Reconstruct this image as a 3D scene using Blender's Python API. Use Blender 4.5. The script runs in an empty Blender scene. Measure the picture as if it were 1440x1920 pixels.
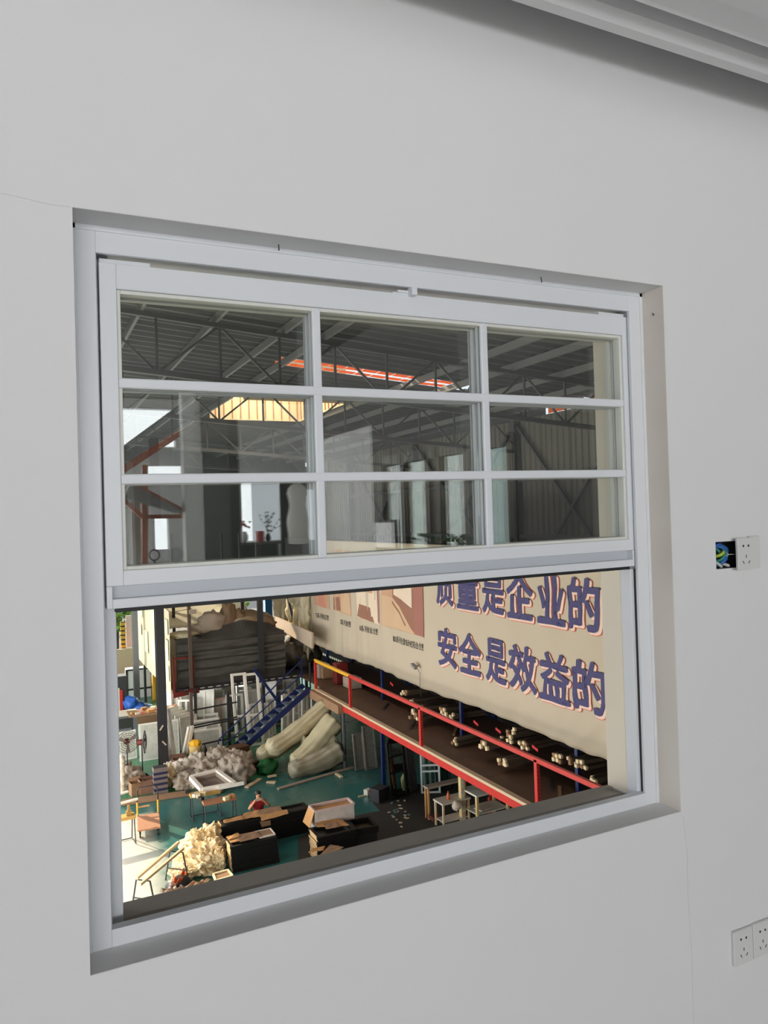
import bpy, bmesh, math, random
from math import sin, cos, pi, radians, sqrt, atan2
from mathutils import Vector, Matrix, Euler, noise
random.seed(11)
SC = bpy.context.scene
COL = SC.collection

# ------------------------------------------------------------------ camera
CAM = Vector((0.0, -1.37, 1.45))
YAW, PIT, ROL, FPX = 0.448757764, 0.00649555, -0.032896664, 1412.57   # focal length in pixels of the 1440x1920 frame
Fv = Vector((sin(YAW) * cos(PIT), cos(YAW) * cos(PIT), sin(PIT)))
R0 = Vector((cos(YAW), -sin(YAW), 0))
U0 = R0.cross(Fv)
Rv = cos(ROL) * R0 + sin(ROL) * U0
Uv = -sin(ROL) * R0 + cos(ROL) * U0
cd = bpy.data.cameras.new('camera')
cam = bpy.data.objects.new('camera', cd)
COL.objects.link(cam)
M3 = Matrix((Rv, Uv, -Fv)).transposed()
cam.matrix_world = Matrix.Translation(CAM) @ M3.to_4x4()
cd.sensor_fit = 'VERTICAL'
cd.sensor_height = 24.0
cd.sensor_width = 18.0
cd.lens = 24.0 * FPX / 1920.0
cd.clip_start = 0.02
cd.clip_end = 400
SC.camera = cam

# ------------------------------------------------------------------ exposure, sky, sun, daylight at the openings
SC.view_settings.view_transform = 'Standard'
SC.view_settings.look = 'None'
SC.view_settings.gamma = 1.0
SC.view_settings.use_curve_mapping = False
SC.view_settings.exposure = 0.0
try:
    SC.cycles.use_denoising = True
    SC.cycles.max_bounces = 8
    SC.cycles.diffuse_bounces = 4
    SC.cycles.glossy_bounces = 4
    SC.cycles.transparent_max_bounces = 16
    SC.cycles.sample_clamp_indirect = 6.0
    SC.cycles.caustics_reflective = False
    SC.cycles.caustics_refractive = False
except Exception:
    pass
W = bpy.data.worlds.new('sky')
SC.world = W
W.use_nodes = True
bg = W.node_tree.nodes['Background']
bg.inputs[0].default_value = (0.86, 0.93, 1.0, 1)
bg.inputs[1].default_value = 1.6
SUN_DIR = Vector((-0.42, 0.76, 0.50)).normalized()     # towards the sun
sd = bpy.data.lights.new('sun', 'SUN')
sd.energy = 7.5
sd.color = (1.0, 0.84, 0.60)
sd.angle = 0.012
so = bpy.data.objects.new('sun', sd)
COL.objects.link(so)
so.rotation_euler = SUN_DIR.to_track_quat('Z', 'Y').to_euler()
so.location = (-20, 12, 20)


def area(name, loc, aim, sx, sy, power, color=(1, 1, 1)):
    d = bpy.data.lights.new(name, 'AREA')
    d.shape = 'RECTANGLE'
    d.size, d.size_y = sx, sy
    d.energy = power
    d.color = color
    o = bpy.data.objects.new(name, d)
    COL.objects.link(o)
    o.location = loc
    o.rotation_euler = (Vector(loc) - Vector(aim)).to_track_quat('Z', 'Y').to_euler()
    return o


# daylight through unseen windows added to the showroom, its far openings, and the open side and end of the hall
area('added_side_daylight', (-4.75, -10.3, 1.95), (0, -10.3, 1.95), 6.6, 2.3, 300, (0.995, 0.995, 1.0))  # window put in out of sight to light the window wall
area('added_far_daylight', (-1.35, -14.6, 2.0), (-1.35, 0, 2.0), 5.9, 2.7, 480, (0.995, 0.99, 0.99))  # unseen far window put in for frontal light
area('far_opening_daylight', (3.1, -15.4, 2.4), (3.1, 0, 2.4), 3.4, 3.6, 90, (0.97, 0.99, 1.0))
area('showroom_fill', (2.3, -4.4, 3.9), (2.6, -7.2, 0.6), 2.6, 1.3, 130, (1.0, 0.985, 0.96))  # unseen fill added to brighten the pillar and showroom fronts
area('yard_daylight', (-2.95, 19.5, -5.1), (8, 19.5, -5.1), 26.0, 4.2, 2000, (1.0, 0.97, 0.90))
area('lantern_daylight', (8.4, 25.0, 6.85), (8.4, 24.6, 0), 3.2, 4.4, 220, (1.0, 0.95, 0.86))
area('hall_end_daylight', (7.0, 43.4, -4.7), (7, 20, -4.7), 16.0, 4.6, 1300, (1.0, 0.97, 0.9))

# ------------------------------------------------------------------ pixel of the photograph -> point on a known plane
def ray(px, py):
    return Fv + (px - 720) / FPX * Rv - (py - 960) / FPX * Uv
def on(px, py, ax, v):
    d = ray(px, py)
    return CAM + d * ((v - CAM[ax]) / d[ax])
def onX(px, py, v): return on(px, py, 0, v)
def onY(px, py, v): return on(px, py, 1, v)
def onZ(px, py, v): return on(px, py, 2, v)
H = -7.3                                  # the workshop floor lies below the showroom floor (z = 0)
def fl(px, py): return onZ(px, py, H)
def refl(px, py, depth):                  # where a thing stands in the showroom whose mirror image shows at the pixel
    p = onY(px, py, depth)
    return Vector((p.x, 0.2 - depth, p.z))

# ------------------------------------------------------------------ materials
def s2l(c):
    return c / 12.92 if c <= 0.04045 else ((c + 0.055) / 1.055) ** 2.4
def S(r, g, b):
    return tuple(s2l(x / 255.0) for x in (r, g, b))
MATS = {}
def mat(name, col, rough=0.6, metal=0.0, var=0.12, scale=8.0, bump=0.0, bscale=None, spec=0.5, trans=0.0, stretch=None):
    if name in MATS:
        return MATS[name]
    m = bpy.data.materials.new(name)
    m.use_nodes = True
    nt = m.node_tree
    b = nt.nodes['Principled BSDF']
    b.inputs['Roughness'].default_value = rough
    b.inputs['Metallic'].default_value = metal
    b.inputs['Specular IOR Level'].default_value = spec
    tc = nt.nodes.new('ShaderNodeTexCoord')
    mp = nt.nodes.new('ShaderNodeMapping')
    nt.links.new(tc.outputs['Object'], mp.inputs[0])
    if stretch:
        mp.inputs['Scale'].default_value = stretch
    nz = nt.nodes.new('ShaderNodeTexNoise')
    nz.inputs['Scale'].default_value = scale
    nz.inputs['Detail'].default_value = 4
    nt.links.new(mp.outputs[0], nz.inputs[0])
    mx = nt.nodes.new('ShaderNodeMix')
    mx.data_type = 'RGBA'
    mx.inputs[6].default_value = tuple(c * (1 - var) for c in col) + (1,)
    mx.inputs[7].default_value = tuple(min(1, c * (1 + var)) for c in col) + (1,)
    nt.links.new(nz.outputs[0], mx.inputs[0])
    nt.links.new(mx.outputs[2], b.inputs['Base Color'])
    if bump:
        bp = nt.nodes.new('ShaderNodeBump')
        bp.inputs['Strength'].default_value = bump
        if bscale:
            n2 = nt.nodes.new('ShaderNodeTexNoise')
            n2.inputs['Scale'].default_value = bscale
            n2.inputs['Detail'].default_value = 5
            nt.links.new(mp.outputs[0], n2.inputs[0])
            nt.links.new(n2.outputs[0], bp.inputs['Height'])
        else:
            nt.links.new(nz.outputs[0], bp.inputs['Height'])
        nt.links.new(bp.outputs[0], b.inputs['Normal'])
    if trans:
        tr = nt.nodes.new('ShaderNodeBsdfTranslucent')
        nt.links.new(mx.outputs[2], tr.inputs[0])
        ms = nt.nodes.new('ShaderNodeMixShader')
        ms.inputs[0].default_value = trans
        nt.links.new(b.outputs[0], ms.inputs[1])
        nt.links.new(tr.outputs[0], ms.inputs[2])
        nt.links.new(ms.outputs[0], nt.nodes['Material Output'].inputs[0])
    MATS[name] = m
    return m
def glass(name, fac=0.055, tint=(0.97, 0.98, 0.97)):
    if name in MATS:
        return MATS[name]
    m = bpy.data.materials.new(name)
    m.use_nodes = True
    nt = m.node_tree
    for n in list(nt.nodes):
        if n.type == 'BSDF_PRINCIPLED':
            nt.nodes.remove(n)
    t = nt.nodes.new('ShaderNodeBsdfTransparent')
    t.inputs[0].default_value = tint + (1,)
    g = nt.nodes.new('ShaderNodeBsdfGlossy')
    g.inputs['Roughness'].default_value = 0.0
    ms = nt.nodes.new('ShaderNodeMixShader')
    ms.inputs[0].default_value = fac
    nt.links.new(t.outputs[0], ms.inputs[1])
    nt.links.new(g.outputs[0], ms.inputs[2])
    nt.links.new(ms.outputs[0], nt.nodes['Material Output'].inputs[0])
    MATS[name] = m
    return m

# ------------------------------------------------------------------ mesh helpers
class MB:
    def __init__(s):
        s.v, s.f = [], []
    def add(s, vs, fs):
        n = len(s.v)
        s.v += [Vector(v) for v in vs]
        s.f += [tuple(i + n for i in f) for f in fs]
        return s
    BF = [(0, 3, 2, 1), (4, 5, 6, 7), (0, 1, 5, 4), (1, 2, 6, 5), (2, 3, 7, 6), (3, 0, 4, 7)]
    def box(s, c, d, rz=0.0, rot=None):
        x, y, z = d[0] / 2, d[1] / 2, d[2] / 2
        m = rot if rot is not None else Matrix.Rotation(rz, 3, 'Z')
        c = Vector(c)
        return s.add([c + m @ Vector(q) for q in ((-x, -y, -z), (x, -y, -z), (x, y, -z), (-x, y, -z), (-x, -y, z), (x, -y, z), (x, y, z), (-x, y, z))], MB.BF)
    def ext(s, x0, x1, y0, y1, z0, z1):
        return s.box(((x0 + x1) / 2, (y0 + y1) / 2, (z0 + z1) / 2), (x1 - x0, y1 - y0, z1 - z0))
    def bar(s, p, q, w, h=None, up=(0, 0, 1)):
        p, q = Vector(p), Vector(q)
        h = w if h is None else h
        d = (q - p).normalized()
        up = Vector(up)
        if abs(d.dot(up)) > 0.99:
            up = Vector((0, 1, 0))
        a = d.cross(up).normalized()
        b = a.cross(d)
        a, b = a * w / 2, b * h / 2
        return s.add([p - a - b, p + a - b, p + a + b, p - a + b, q - a - b, q + a - b, q + a + b, q - a + b],
                     [(0, 1, 2, 3), (7, 6, 5, 4), (0, 4, 5, 1), (1, 5, 6, 2), (2, 6, 7, 3), (3, 7, 4, 0)])
    def tube(s, pts, r, n=8, closed=False, fn=None):
        pts = [Vector(p) for p in pts]
        rs = r if isinstance(r, (list, tuple)) else [r] * len(pts)
        N = len(pts)
        base = len(s.v)
        prev = None
        for i, p in enumerate(pts):
            if closed:
                d = (pts[(i + 1) % N] - pts[i - 1]).normalized()
            else:
                d = (pts[min(i + 1, N - 1)] - pts[max(i - 1, 0)]).normalized()
            if prev is None:
                u = Vector((0, 0, 1)) if abs(d.z) < 0.9 else Vector((1, 0, 0))
                a = d.cross(u).normalized()
            else:
                a = (prev - d * prev.dot(d)).normalized()
            prev = a
            b = d.cross(a)
            for k in range(n):
                t = 2 * pi * k / n
                rr = rs[i] * (fn(i, k) if fn else 1)
                s.v.append(p + (a * cos(t) + b * sin(t)) * rr)
        for i in range(N if closed else N - 1):
            j = (i + 1) % N
            for k in range(n):
                l = (k + 1) % n
                s.f.append((base + i * n + k, base + i * n + l, base + j * n + l, base + j * n + k))
        if not closed:
            s.f.append(tuple(base + k for k in range(n - 1, -1, -1)))
            s.f.append(tuple(base + (N - 1) * n + k for k in range(n)))
        return s
    def lathe(s, prof, c=(0, 0, 0), n=16):
        c = Vector(c)
        base = len(s.v)
        for (r, z) in prof:
            for k in range(n):
                t = 2 * pi * k / n
                s.v.append(c + Vector((r * cos(t), r * sin(t), z)))
        for i in range(len(prof) - 1):
            for k in range(n):
                l = (k + 1) % n
                s.f.append((base + i * n + k, base + i * n + l, base + (i + 1) * n + l, base + (i + 1) * n + k))
        s.f.append(tuple(base + k for k in range(n - 1, -1, -1)))
        s.f.append(tuple(base + (len(prof) - 1) * n + k for k in range(n)))
        return s
    def slab(s, poly, t):                       # a planar polygon (3-D points) given thickness t along its normal
        p = [Vector(q) for q in poly]
        nrm = (p[1] - p[0]).cross(p[2] - p[0]).normalized() * t
        n = len(p)
        return s.add(p + [q + nrm for q in p], [tuple(range(n - 1, -1, -1)), tuple(range(n, 2 * n))] + [(i, (i + 1) % n, n + (i + 1) % n, n + i) for i in range(n)])
    def xf(s, fn):
        s.v = [Vector(fn(v)) for v in s.v]
        return s
    def build(s, name, m, parent=None, smooth=False, bevel=0.0, seg=2, off=None):
        me = bpy.data.meshes.new(name)
        o_ = Vector(off) if off is not None else Vector((0, 0, 0))
        me.from_pydata([tuple(v - o_) for v in s.v], [], s.f)
        me.update()
        bm = bmesh.new()
        bm.from_mesh(me)
        bmesh.ops.recalc_face_normals(bm, faces=bm.faces)
        bm.to_mesh(me)
        bm.free()
        if smooth:
            me.polygons.foreach_set('use_smooth', [True] * len(me.polygons))
        me.materials.append(m)
        o = bpy.data.objects.new(name, me)
        COL.objects.link(o)
        if parent is not None:
            o.parent = parent
        if bevel:
            md = o.modifiers.new('edge', 'BEVEL')
            md.width = bevel
            md.segments = seg
            md.limit_method = 'ANGLE'
        return o

def tag(o, label, cat, group=None, kind=None):
    o['label'] = label
    o['category'] = cat
    o['kind'] = 'thing'
    if group:
        o['group'] = group
    if kind:
        o['kind'] = kind
    return o
def thing(name, label, cat, loc=(0, 0, 0), rot=(0, 0, 0), group=None):
    o = bpy.data.objects.new(name, None)
    COL.objects.link(o)
    o.empty_display_size = 0.05
    o.location = loc
    o.rotation_euler = rot
    return tag(o, label, cat, group)
def struct(o):
    o['kind'] = 'structure'
    return o
def dup(root, loc, rot=None, label=None, group=None, scale=None):
    r = root.copy()
    COL.objects.link(r)
    r.location = loc
    if rot is not None:
        r.rotation_euler = rot
    if scale is not None:
        r.scale = scale
    if label:
        r['label'] = label
    if group:
        r['group'] = group
    for ch in list(root.children):
        c = ch.copy()
        COL.objects.link(c)
        c.parent = r
        for g in list(ch.children):
            d = g.copy()
            COL.objects.link(d)
            d.parent = c
    return r
def rank(seq, k, key=lambda q: q[0]):
    return sorted(range(len(seq)), key=lambda i: key(seq[i])).index(k)
ORD = 'first second third fourth fifth sixth seventh eighth ninth tenth eleventh twelfth thirteenth fourteenth fifteenth sixteenth seventeenth eighteenth nineteenth twentieth'.split()

def blob(size, seed, rough=0.25, freq=2.2, sub=3, flat=True, ridge=0.0):
    """A crumpled, rounded body standing on z = 0."""
    bm = bmesh.new()
    bmesh.ops.create_icosphere(bm, subdivisions=sub, radius=1.0)
    mb = MB()
    off = Vector((seed * 3.71, seed * 1.37, seed * 2.11))
    for v in bm.verts:
        n = v.co.normalized()
        k = 1 + rough * noise.noise(n * freq + off) + rough * 0.5 * noise.noise(n * freq * 2.3 + off)
        if ridge:
            k -= ridge * abs(noise.noise(n * freq * 3.1 + off * 2))
        p = n * k
        z = p.z
        if flat:
            z = max(z, -0.72)
        mb.v.append(Vector((p.x * size[0] / 2, p.y * size[1] / 2, (z + 0.72) / 1.72 * size[2])))
    mb.f = [tuple(v.index for v in f.verts) for f in bm.faces]
    bm.free()
    return mb
def sheet(P, nx, ny, fn=None, t=0.004):
    """A draped sheet over the quad P (four corners), displaced by fn(u, v) -> offset, with thickness t."""
    a, b, c, d = [Vector(p) for p in P]
    n = (b - a).cross(d - a).normalized()
    top, bot = [], []
    for j in range(ny + 1):
        for i in range(nx + 1):
            u, v = i / nx, j / ny
            p = (a * (1 - u) + b * u) * (1 - v) + (d * (1 - u) + c * u) * v
            if fn:
                p = p + Vector(fn(u, v))
            top.append(p)
            bot.append(p - n * t)
    mb = MB()
    N = (nx + 1) * (ny + 1)
    fs = []
    for j in range(ny):
        for i in range(nx):
            q = j * (nx + 1) + i
            fs.append((q, q + 1, q + nx + 2, q + nx + 1))
            fs.append((N + q, N + q + nx + 1, N + q + nx + 2, N + q + 1))
    rim = [i for i in range(nx + 1)] + [j * (nx + 1) + nx for j in range(1, ny + 1)] + [ny * (nx + 1) + i for i in range(nx - 1, -1, -1)] + [j * (nx + 1) for j in range(ny - 1, 0, -1)]
    for k in range(len(rim)):
        a_, b_ = rim[k], rim[(k + 1) % len(rim)]
        fs.append((a_, N + a_, N + b_, b_))
    return mb.add(top + bot, fs)
def nz(x, y=0.0, z=0.0):
    return noise.noise(Vector((x, y, z)))

# palette
M_WALL = mat('white_paint', (0.805, 0.80, 0.80), 0.75, var=0.015, scale=1.5, bump=0.02, bscale=60, spec=0.2)
M_WARM = mat('warm_lit_reveal', (0.79, 0.73, 0.655), 0.8, var=0.05, scale=5, bump=0.05, bscale=40, spec=0.2)  # white side reveal, warm light on it put into the colour
M_SILL_P = mat('grey_putty', (0.78, 0.775, 0.77), 0.8, var=0.05, scale=6, bump=0.05, bscale=40, spec=0.2)
M_ALU = mat('white_powder_coat', (0.78, 0.80, 0.83), 0.38, var=0.01, scale=4)
M_BEAD = mat('cream_glazing_bead', (0.76, 0.76, 0.70), 0.5, var=0.02)
M_TAUPE = mat('shaded_sill', (0.52, 0.475, 0.42), 0.5, var=0.08, scale=12)  # shade on the white sill put into a taupe colour
M_SEAL = mat('black_rubber', (0.012, 0.012, 0.013), 0.6)
M_GLASS = glass('window_glass', 0.10)
M_CEIL = mat('ceiling_paint', (0.85, 0.85, 0.85), 0.8, var=0.015, scale=2, spec=0.2)
M_CEILD = mat('dark_ceiling_paint', (0.03, 0.031, 0.033), 0.8, var=0.1, spec=0.2)
M_PLATE = mat('socket_plastic', (0.74, 0.74, 0.72), 0.35, var=0.01)
M_BLACK = mat('black_paint', (0.012, 0.012, 0.014), 0.5)
M_DARKSLOT = mat('dark_slot', (0.03, 0.03, 0.03), 0.7)
M_REDP = mat('red_paint', S(196, 44, 36), 0.45, var=0.2, scale=5)
M_YELP = mat('yellow_paint', S(226, 170, 40), 0.45, var=0.1)
M_BLUEP = mat('blue_paint', S(18, 34, 84), 0.45, var=0.15)
M_STEELD = mat('dark_steel', S(50, 50, 54), 0.5, 0.2, var=0.15)
M_STEELG = mat('grey_steel', S(120, 122, 128), 0.5, 0.2, var=0.12)
M_TIMBER = mat('pale_timber', S(214, 192, 160), 0.7, var=0.15, scale=4, stretch=(1, 1, 6))
M_DECK = mat('worn_plywood', S(92, 65, 49), 0.6, var=0.3, scale=1.6)
M_CARD = mat('brown_cardboard', S(188, 140, 88), 0.85, var=0.12, scale=5)
M_CARDD = mat('dull_cardboard', S(150, 116, 88), 0.85, var=0.15, scale=5)
M_WHITEF = mat('white_frame_film', S(234, 230, 222), 0.35, var=0.15, scale=5, bump=0.15, bscale=14)
M_FILM = mat('clear_film', S(204, 201, 192), 0.22, var=0.3, scale=5, bump=0.5, bscale=9)
M_PINKF = mat('pinkish_wrapped_frame', S(196, 158, 146), 0.45, var=0.12)
M_PLAST = mat('yellowed_plastic', S(206, 196, 164), 0.33, var=0.22, scale=3, bump=0.6, bscale=7, trans=0.2)
M_BAG = mat('white_sack', S(214, 202, 188), 0.6, var=0.12, scale=4, bump=0.4, bscale=9)
M_BAGG = mat('grey_sack', S(158, 144, 130), 0.6, var=0.18, scale=4, bump=0.4, bscale=9)
M_PAPER = mat('kraft_paper', S(236, 214, 172), 0.8, var=0.1, scale=5)
M_GLASSP = glass('pane_glass', 0.08, (0.80, 0.88, 0.84))
M_SKIN = mat('skin', S(196, 142, 108), 0.55, var=0.06)
M_HAIR = mat('black_hair', S(26, 20, 18), 0.5)

# ================================================================== SETTING: showroom shell
def wall_grid(name, axis, pos, thick, u0, u1, z0, z1, holes, m, fix=None):
    """A wall with rectangular holes. axis 'y': wall in x-z at y = pos..pos+thick; axis 'x': in y-z."""
    us = sorted({u0, u1} | {h[0] for h in holes} | {h[1] for h in holes})
    zs = sorted({z0, z1} | {h[2] for h in holes} | {h[3] for h in holes})
    mb = MB()
    def solid(i, j):
        if i < 0 or j < 0 or i >= len(us) - 1 or j >= len(zs) - 1:
            return False
        a, b = (us[i] + us[i + 1]) / 2, (zs[j] + zs[j + 1]) / 2
        return not any(h[0] < a < h[1] and h[2] < b < h[3] for h in holes)
    def P(u, w, z):
        return (u, pos + w, z) if axis == 'y' else (pos + w, u, z)
    for i in range(len(us) - 1):
        for j in range(len(zs) - 1):
            if not solid(i, j):
                continue
            a, b, c, d = us[i], us[i + 1], zs[j], zs[j + 1]
            mb.add([P(a, 0, c), P(b, 0, c), P(b, 0, d), P(a, 0, d)], [(0, 1, 2, 3)])
            mb.add([P(a, thick, c), P(b, thick, c), P(b, thick, d), P(a, thick, d)], [(3, 2, 1, 0)])
            for (di, dj, q) in ((-1, 0, ((a, c), (a, d))), (1, 0, ((b, c), (b, d))), (0, -1, ((a, c), (b, c))), (0, 1, ((a, d), (b, d)))):
                if not solid(i + di, j + dj):
                    (p1, p2), (p3, p4) = q
                    mb.add([P(p1, 0, p2), P(p3, 0, p4), P(p3, thick, p4), P(p1, thick, p2)], [(0, 1, 2, 3)])
    if fix:
        mb.v = [Vector(fix(v)) for v in mb.v]
    return struct(mb.build(name, m))

# the opening, measured: its corners are a few millimetres out of square
OPX0, OPX1, OPZ0, OPZ1 = 0.088, 1.4455, 0.6975, 1.9965
C_TL, C_TR, C_BR, C_BL = (0.092, 1.993), (1.446, 2.000), (1.445, 0.700), (0.084, 0.695)
def warp(v):
    u = (v[0] - OPX0) / (OPX1 - OPX0)
    w = (v[2] - OPZ0) / (OPZ1 - OPZ0)
    x = (C_BL[0] * (1 - u) + C_BR[0] * u) * (1 - w) + (C_TL[0] * (1 - u) + C_TR[0] * u) * w
    z = (C_BL[1] * (1 - u) + C_BR[1] * u) * (1 - w) + (C_TL[1] * (1 - u) + C_TR[1] * u) * w
    return (x, v[1], z)
BOX = (1.597, 1.690, 1.288, 1.358)          # the open back box in the wall
WT = 0.2
wall_grid('wall_north', 'y', 0.0, WT, -14.0, 16.2, H, 7.2, [(OPX0, OPX1, OPZ0, OPZ1), BOX], M_WALL,
          fix=lambda v: warp(v) if min(abs(v.x - OPX0), abs(v.x - OPX1)) < 1e-4 and min(abs(v.z - OPZ0), abs(v.z - OPZ1)) < 1e-4 else v)
# plastered reveal lining the opening
rv = MB().ext(OPX1 - 0.0006, OPX1 + 0.02, 0.0008, 0.199, OPZ0, OPZ1).xf(warp)
struct(rv.build('trim_1', M_WARM))
rv = MB().ext(OPX0, OPX1, 0.0008, 0.199, OPZ1 - 0.0006, OPZ1 + 0.02).xf(warp)
struct(rv.build('trim_2', M_SILL_P))
rv = MB().ext(OPX0, OPX1, 0.0008, 0.199, OPZ0 - 0.02, OPZ0 + 0.0006).xf(warp)
struct(rv.build('trim_3', M_SILL_P))
# hairline cracks in the plaster that run from the opening's corners
crk = mat('plaster_crack', (0.66, 0.66, 0.65), 0.9)
for k, pts in enumerate(([(0, 362), (30, 368), (62, 376), (96, 384), (133, 388)], [(1281, 1530), (1288, 1600), (1290, 1680), (1297, 1790), (1300, 1920)])):
    mb = MB()
    P3 = [onY(x, y, -0.0002) for x, y in pts]
    for a, b in zip(P3[:-1], P3[1:]):
        mb.bar(a, b, 0.0006, 0.0009, up=(0, 1, 0))
    struct(mb.build('trim_%d' % (4 + k), crk))

# other walls, floor and ceiling of the showroom
RX0, RX1, RY = -4.5, 4.3, -14.2
AX1, AY = 7.2, -9.75                        # the alcove behind the counter is wider
def hole_far(a, b):
    p, q = refl(a[0], a[1], 14.4), refl(b[0], b[1], 14.4)
    return (min(p.x, q.x), max(p.x, q.x), min(p.z, q.z), max(p.z, q.z))
HA, HB, HC = hole_far((205, 764), (330, 838)), hole_far((276, 873), (345, 888)), hole_far((452, 893), (530, 1012))
HD = hole_far((290, 972), (318, 1030))
HE = hole_far((552, 918), (600, 1012))
wall_grid('wall_south', 'y', RY - 0.2, 0.2, RX0 - 0.2, AX1 + 0.2, 0, 4.2, [HA, HB, HC, HD, HE, (-4.3, 1.6, 0.65, 3.35)], M_WALL)  # the widest hole is an unseen window added for its light
wall_grid('wall_west', 'x', RX0 - 0.2, 0.2, RY, 0.0, 0, 4.2, [(-13.6, -7.0, 0.8, 3.1)], M_WALL)  # unseen window hole, added for its light
GD = (-7.35, -4.45, 0.0, 2.22)
M_CHAR = mat('charcoal_paint', (0.06, 0.06, 0.062), 0.7)
wall_grid('wall_east', 'x', RX1, 0.2, AY, GD[0] - .3, 0, 2.7, [], M_WALL)
wall_grid('wall_alcove', 'x', AX1, 0.2, RY, AY, 0, 4.2, [], M_WALL)
wall_grid('wall_return', 'y', AY, 0.2, RX1 + .2, AX1 + .2, 0, 4.2, [], M_WALL)
wall_grid('wall_east_upper', 'x', RX1, 0.2, AY, GD[0] - .3, 2.7, 4.2, [], M_CHAR)
wall_grid('wall_east_dark', 'x', RX1, 0.2, GD[0] - .3, 0.0, 0, 4.2, [GD], mat('charcoal_paint', (0.06, 0.06, 0.062), 0.7))
fm = mat('grey_floor_tiles', (0.74, 0.735, 0.72), 0.35, var=0.06, scale=2)
struct(MB().ext(RX0 - 0.2, AX1 + 0.2, RY - 0.2, -0.0, -0.2, 0.0).build('floor', fm))
struct(MB().ext(RX0, AX1, RY, -1.6, 4.0, 4.2).build('ceiling', M_CEILD))
# suspended ceiling near the window wall: it stops short of the wall, its edge is a stepped track
CZ = 2.512
prof = [(-0.100, CZ), (-0.101, CZ - 0.002), (-0.127, CZ - 0.002), (-0.150, CZ + 0.015), (-0.151, CZ + 0.07), (-0.199, CZ + 0.07), (-0.200, CZ), (-0.207, CZ + 0.004), (-0.268, CZ + 0.004), (-0.271, CZ - 0.003), (-0.40, CZ - 0.003),
        (-1.6, CZ - 0.003), (-1.6, CZ + 1.69), (-1.58, CZ + 1.69), (-1.58, CZ + 0.25), (-0.100, CZ + 0.25)]
mb = MB()
n = len(prof)
mb.add([(RX0, y, z) for y, z in prof] + [(RX1, y, z) for y, z in prof], [(i, (i + 1) % n, n + (i + 1) % n, n + i) for i in range(n)] + [tuple(range(n)), tuple(range(2 * n - 1, n - 1, -1))])
struct(mb.build('ceiling_track', M_CEIL))
struct(MB().ext(RX0, RX1, -0.100, 0.0, CZ + 0.25, CZ + 0.27).build('ceiling_pocket', M_CEIL))

# ================================================================== the window: frame, two sashes slid up together, sill
win = thing('window', 'white double hung window in a plaster reveal with both gridded sashes slid up', 'window', (0.767, 0.1, 0.70))
WO = win.location
def wp(mb, name, m, bevel=0.0012, parent=None, label=None):
    mb.xf(warp)
    o = mb.build(name, m, parent or win, bevel=bevel, off=WO)
    if label:
        o['label'] = label
    return o
FX0, FX1, FZ0, FZ1 = 0.130, 1.402, 0.729, 1.948     # inner edge of the frame's face
mb = MB()
mb.ext(OPX0, FX0, 0.072, 0.081, OPZ0, OPZ1)
mb.ext(FX1, OPX1, 0.072, 0.081, OPZ0, OPZ1)
mb.ext(FX0, FX1, 0.072, 0.081, FZ1, OPZ1)
mb.ext(FX0, FX1, 0.0715, 0.093, OPZ0, FZ0)
ffr = wp(mb, 'outer_frame', M_ALU)
mb = MB()                                            # raised bead along the outer edge
mb.ext(OPX0, OPX0 + 0.009, 0.0695, 0.073, OPZ0, OPZ1)
mb.ext(OPX1 - 0.009, OPX1, 0.0695, 0.073, OPZ0, OPZ1)
mb.ext(OPX0, OPX1, 0.0695, 0.073, OPZ1 - 0.010, OPZ1)
wp(mb, 'edge_bead', M_ALU, 0.0008, ffr)
mb = MB()                                            # jamb and head liners behind the face, with two sash tracks
for (xa, xb, sx) in ((OPX0, 0.132, 1), (1.4105, OPX1, -1)):
    mb.ext(xa, xb, 0.081, 0.200, OPZ0, OPZ1)
mb.ext(0.132, 1.403, 0.081, 0.2, 1.955, OPZ1)
wp(mb, 'track_liner', M_ALU)
mb = MB().ext(0.132, 0.156, 0.124, 0.200, OPZ0 + 0.005, 1.955)
wp(mb, 'sash_guide', M_ALU, 0.002)
wp(MB().ext(1.393, 1.4105, 0.0905, 0.127, OPZ0 + 0.012, 1.294), 'sash_guide', M_ALU, 0.002)
mb = MB().ext(1.393, 1.4105, 0.127, 0.200, OPZ0 + 0.014, 1.955)
wp(mb, 'jamb_cover', mat('warm_lit_jamb', (0.88, 0.78, 0.63), 0.5, var=0.03), 0.002, label='cream outer jamb cover')  # warm hall light put into the cream colour
mb = MB().ext(1.404, 1.4105, 0.0815, 0.0905, FZ0, 1.294)
wp(mb, 'shade_strip', mat('groove_shade', (0.05, 0.045, 0.035), 0.8))  # shadow behind the frame's face painted as a dark strip
mb = MB()
mb.ext(OPX0, OPX1, 0.093, 0.146, OPZ0 - 0.001, OPZ0 + 0.004)
mb.ext(0.156, 1.393, 0.146, 0.152, OPZ0, OPZ0 + 0.0115)
mb.ext(OPX0, OPX1 + 0.03, 0.152, 0.226, OPZ0 - 0.004, OPZ0 + 0.003)
wp(mb, 'sill_track', M_TAUPE, 0.001, label='bottom track and outer sill with shade put in as taupe')

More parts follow.
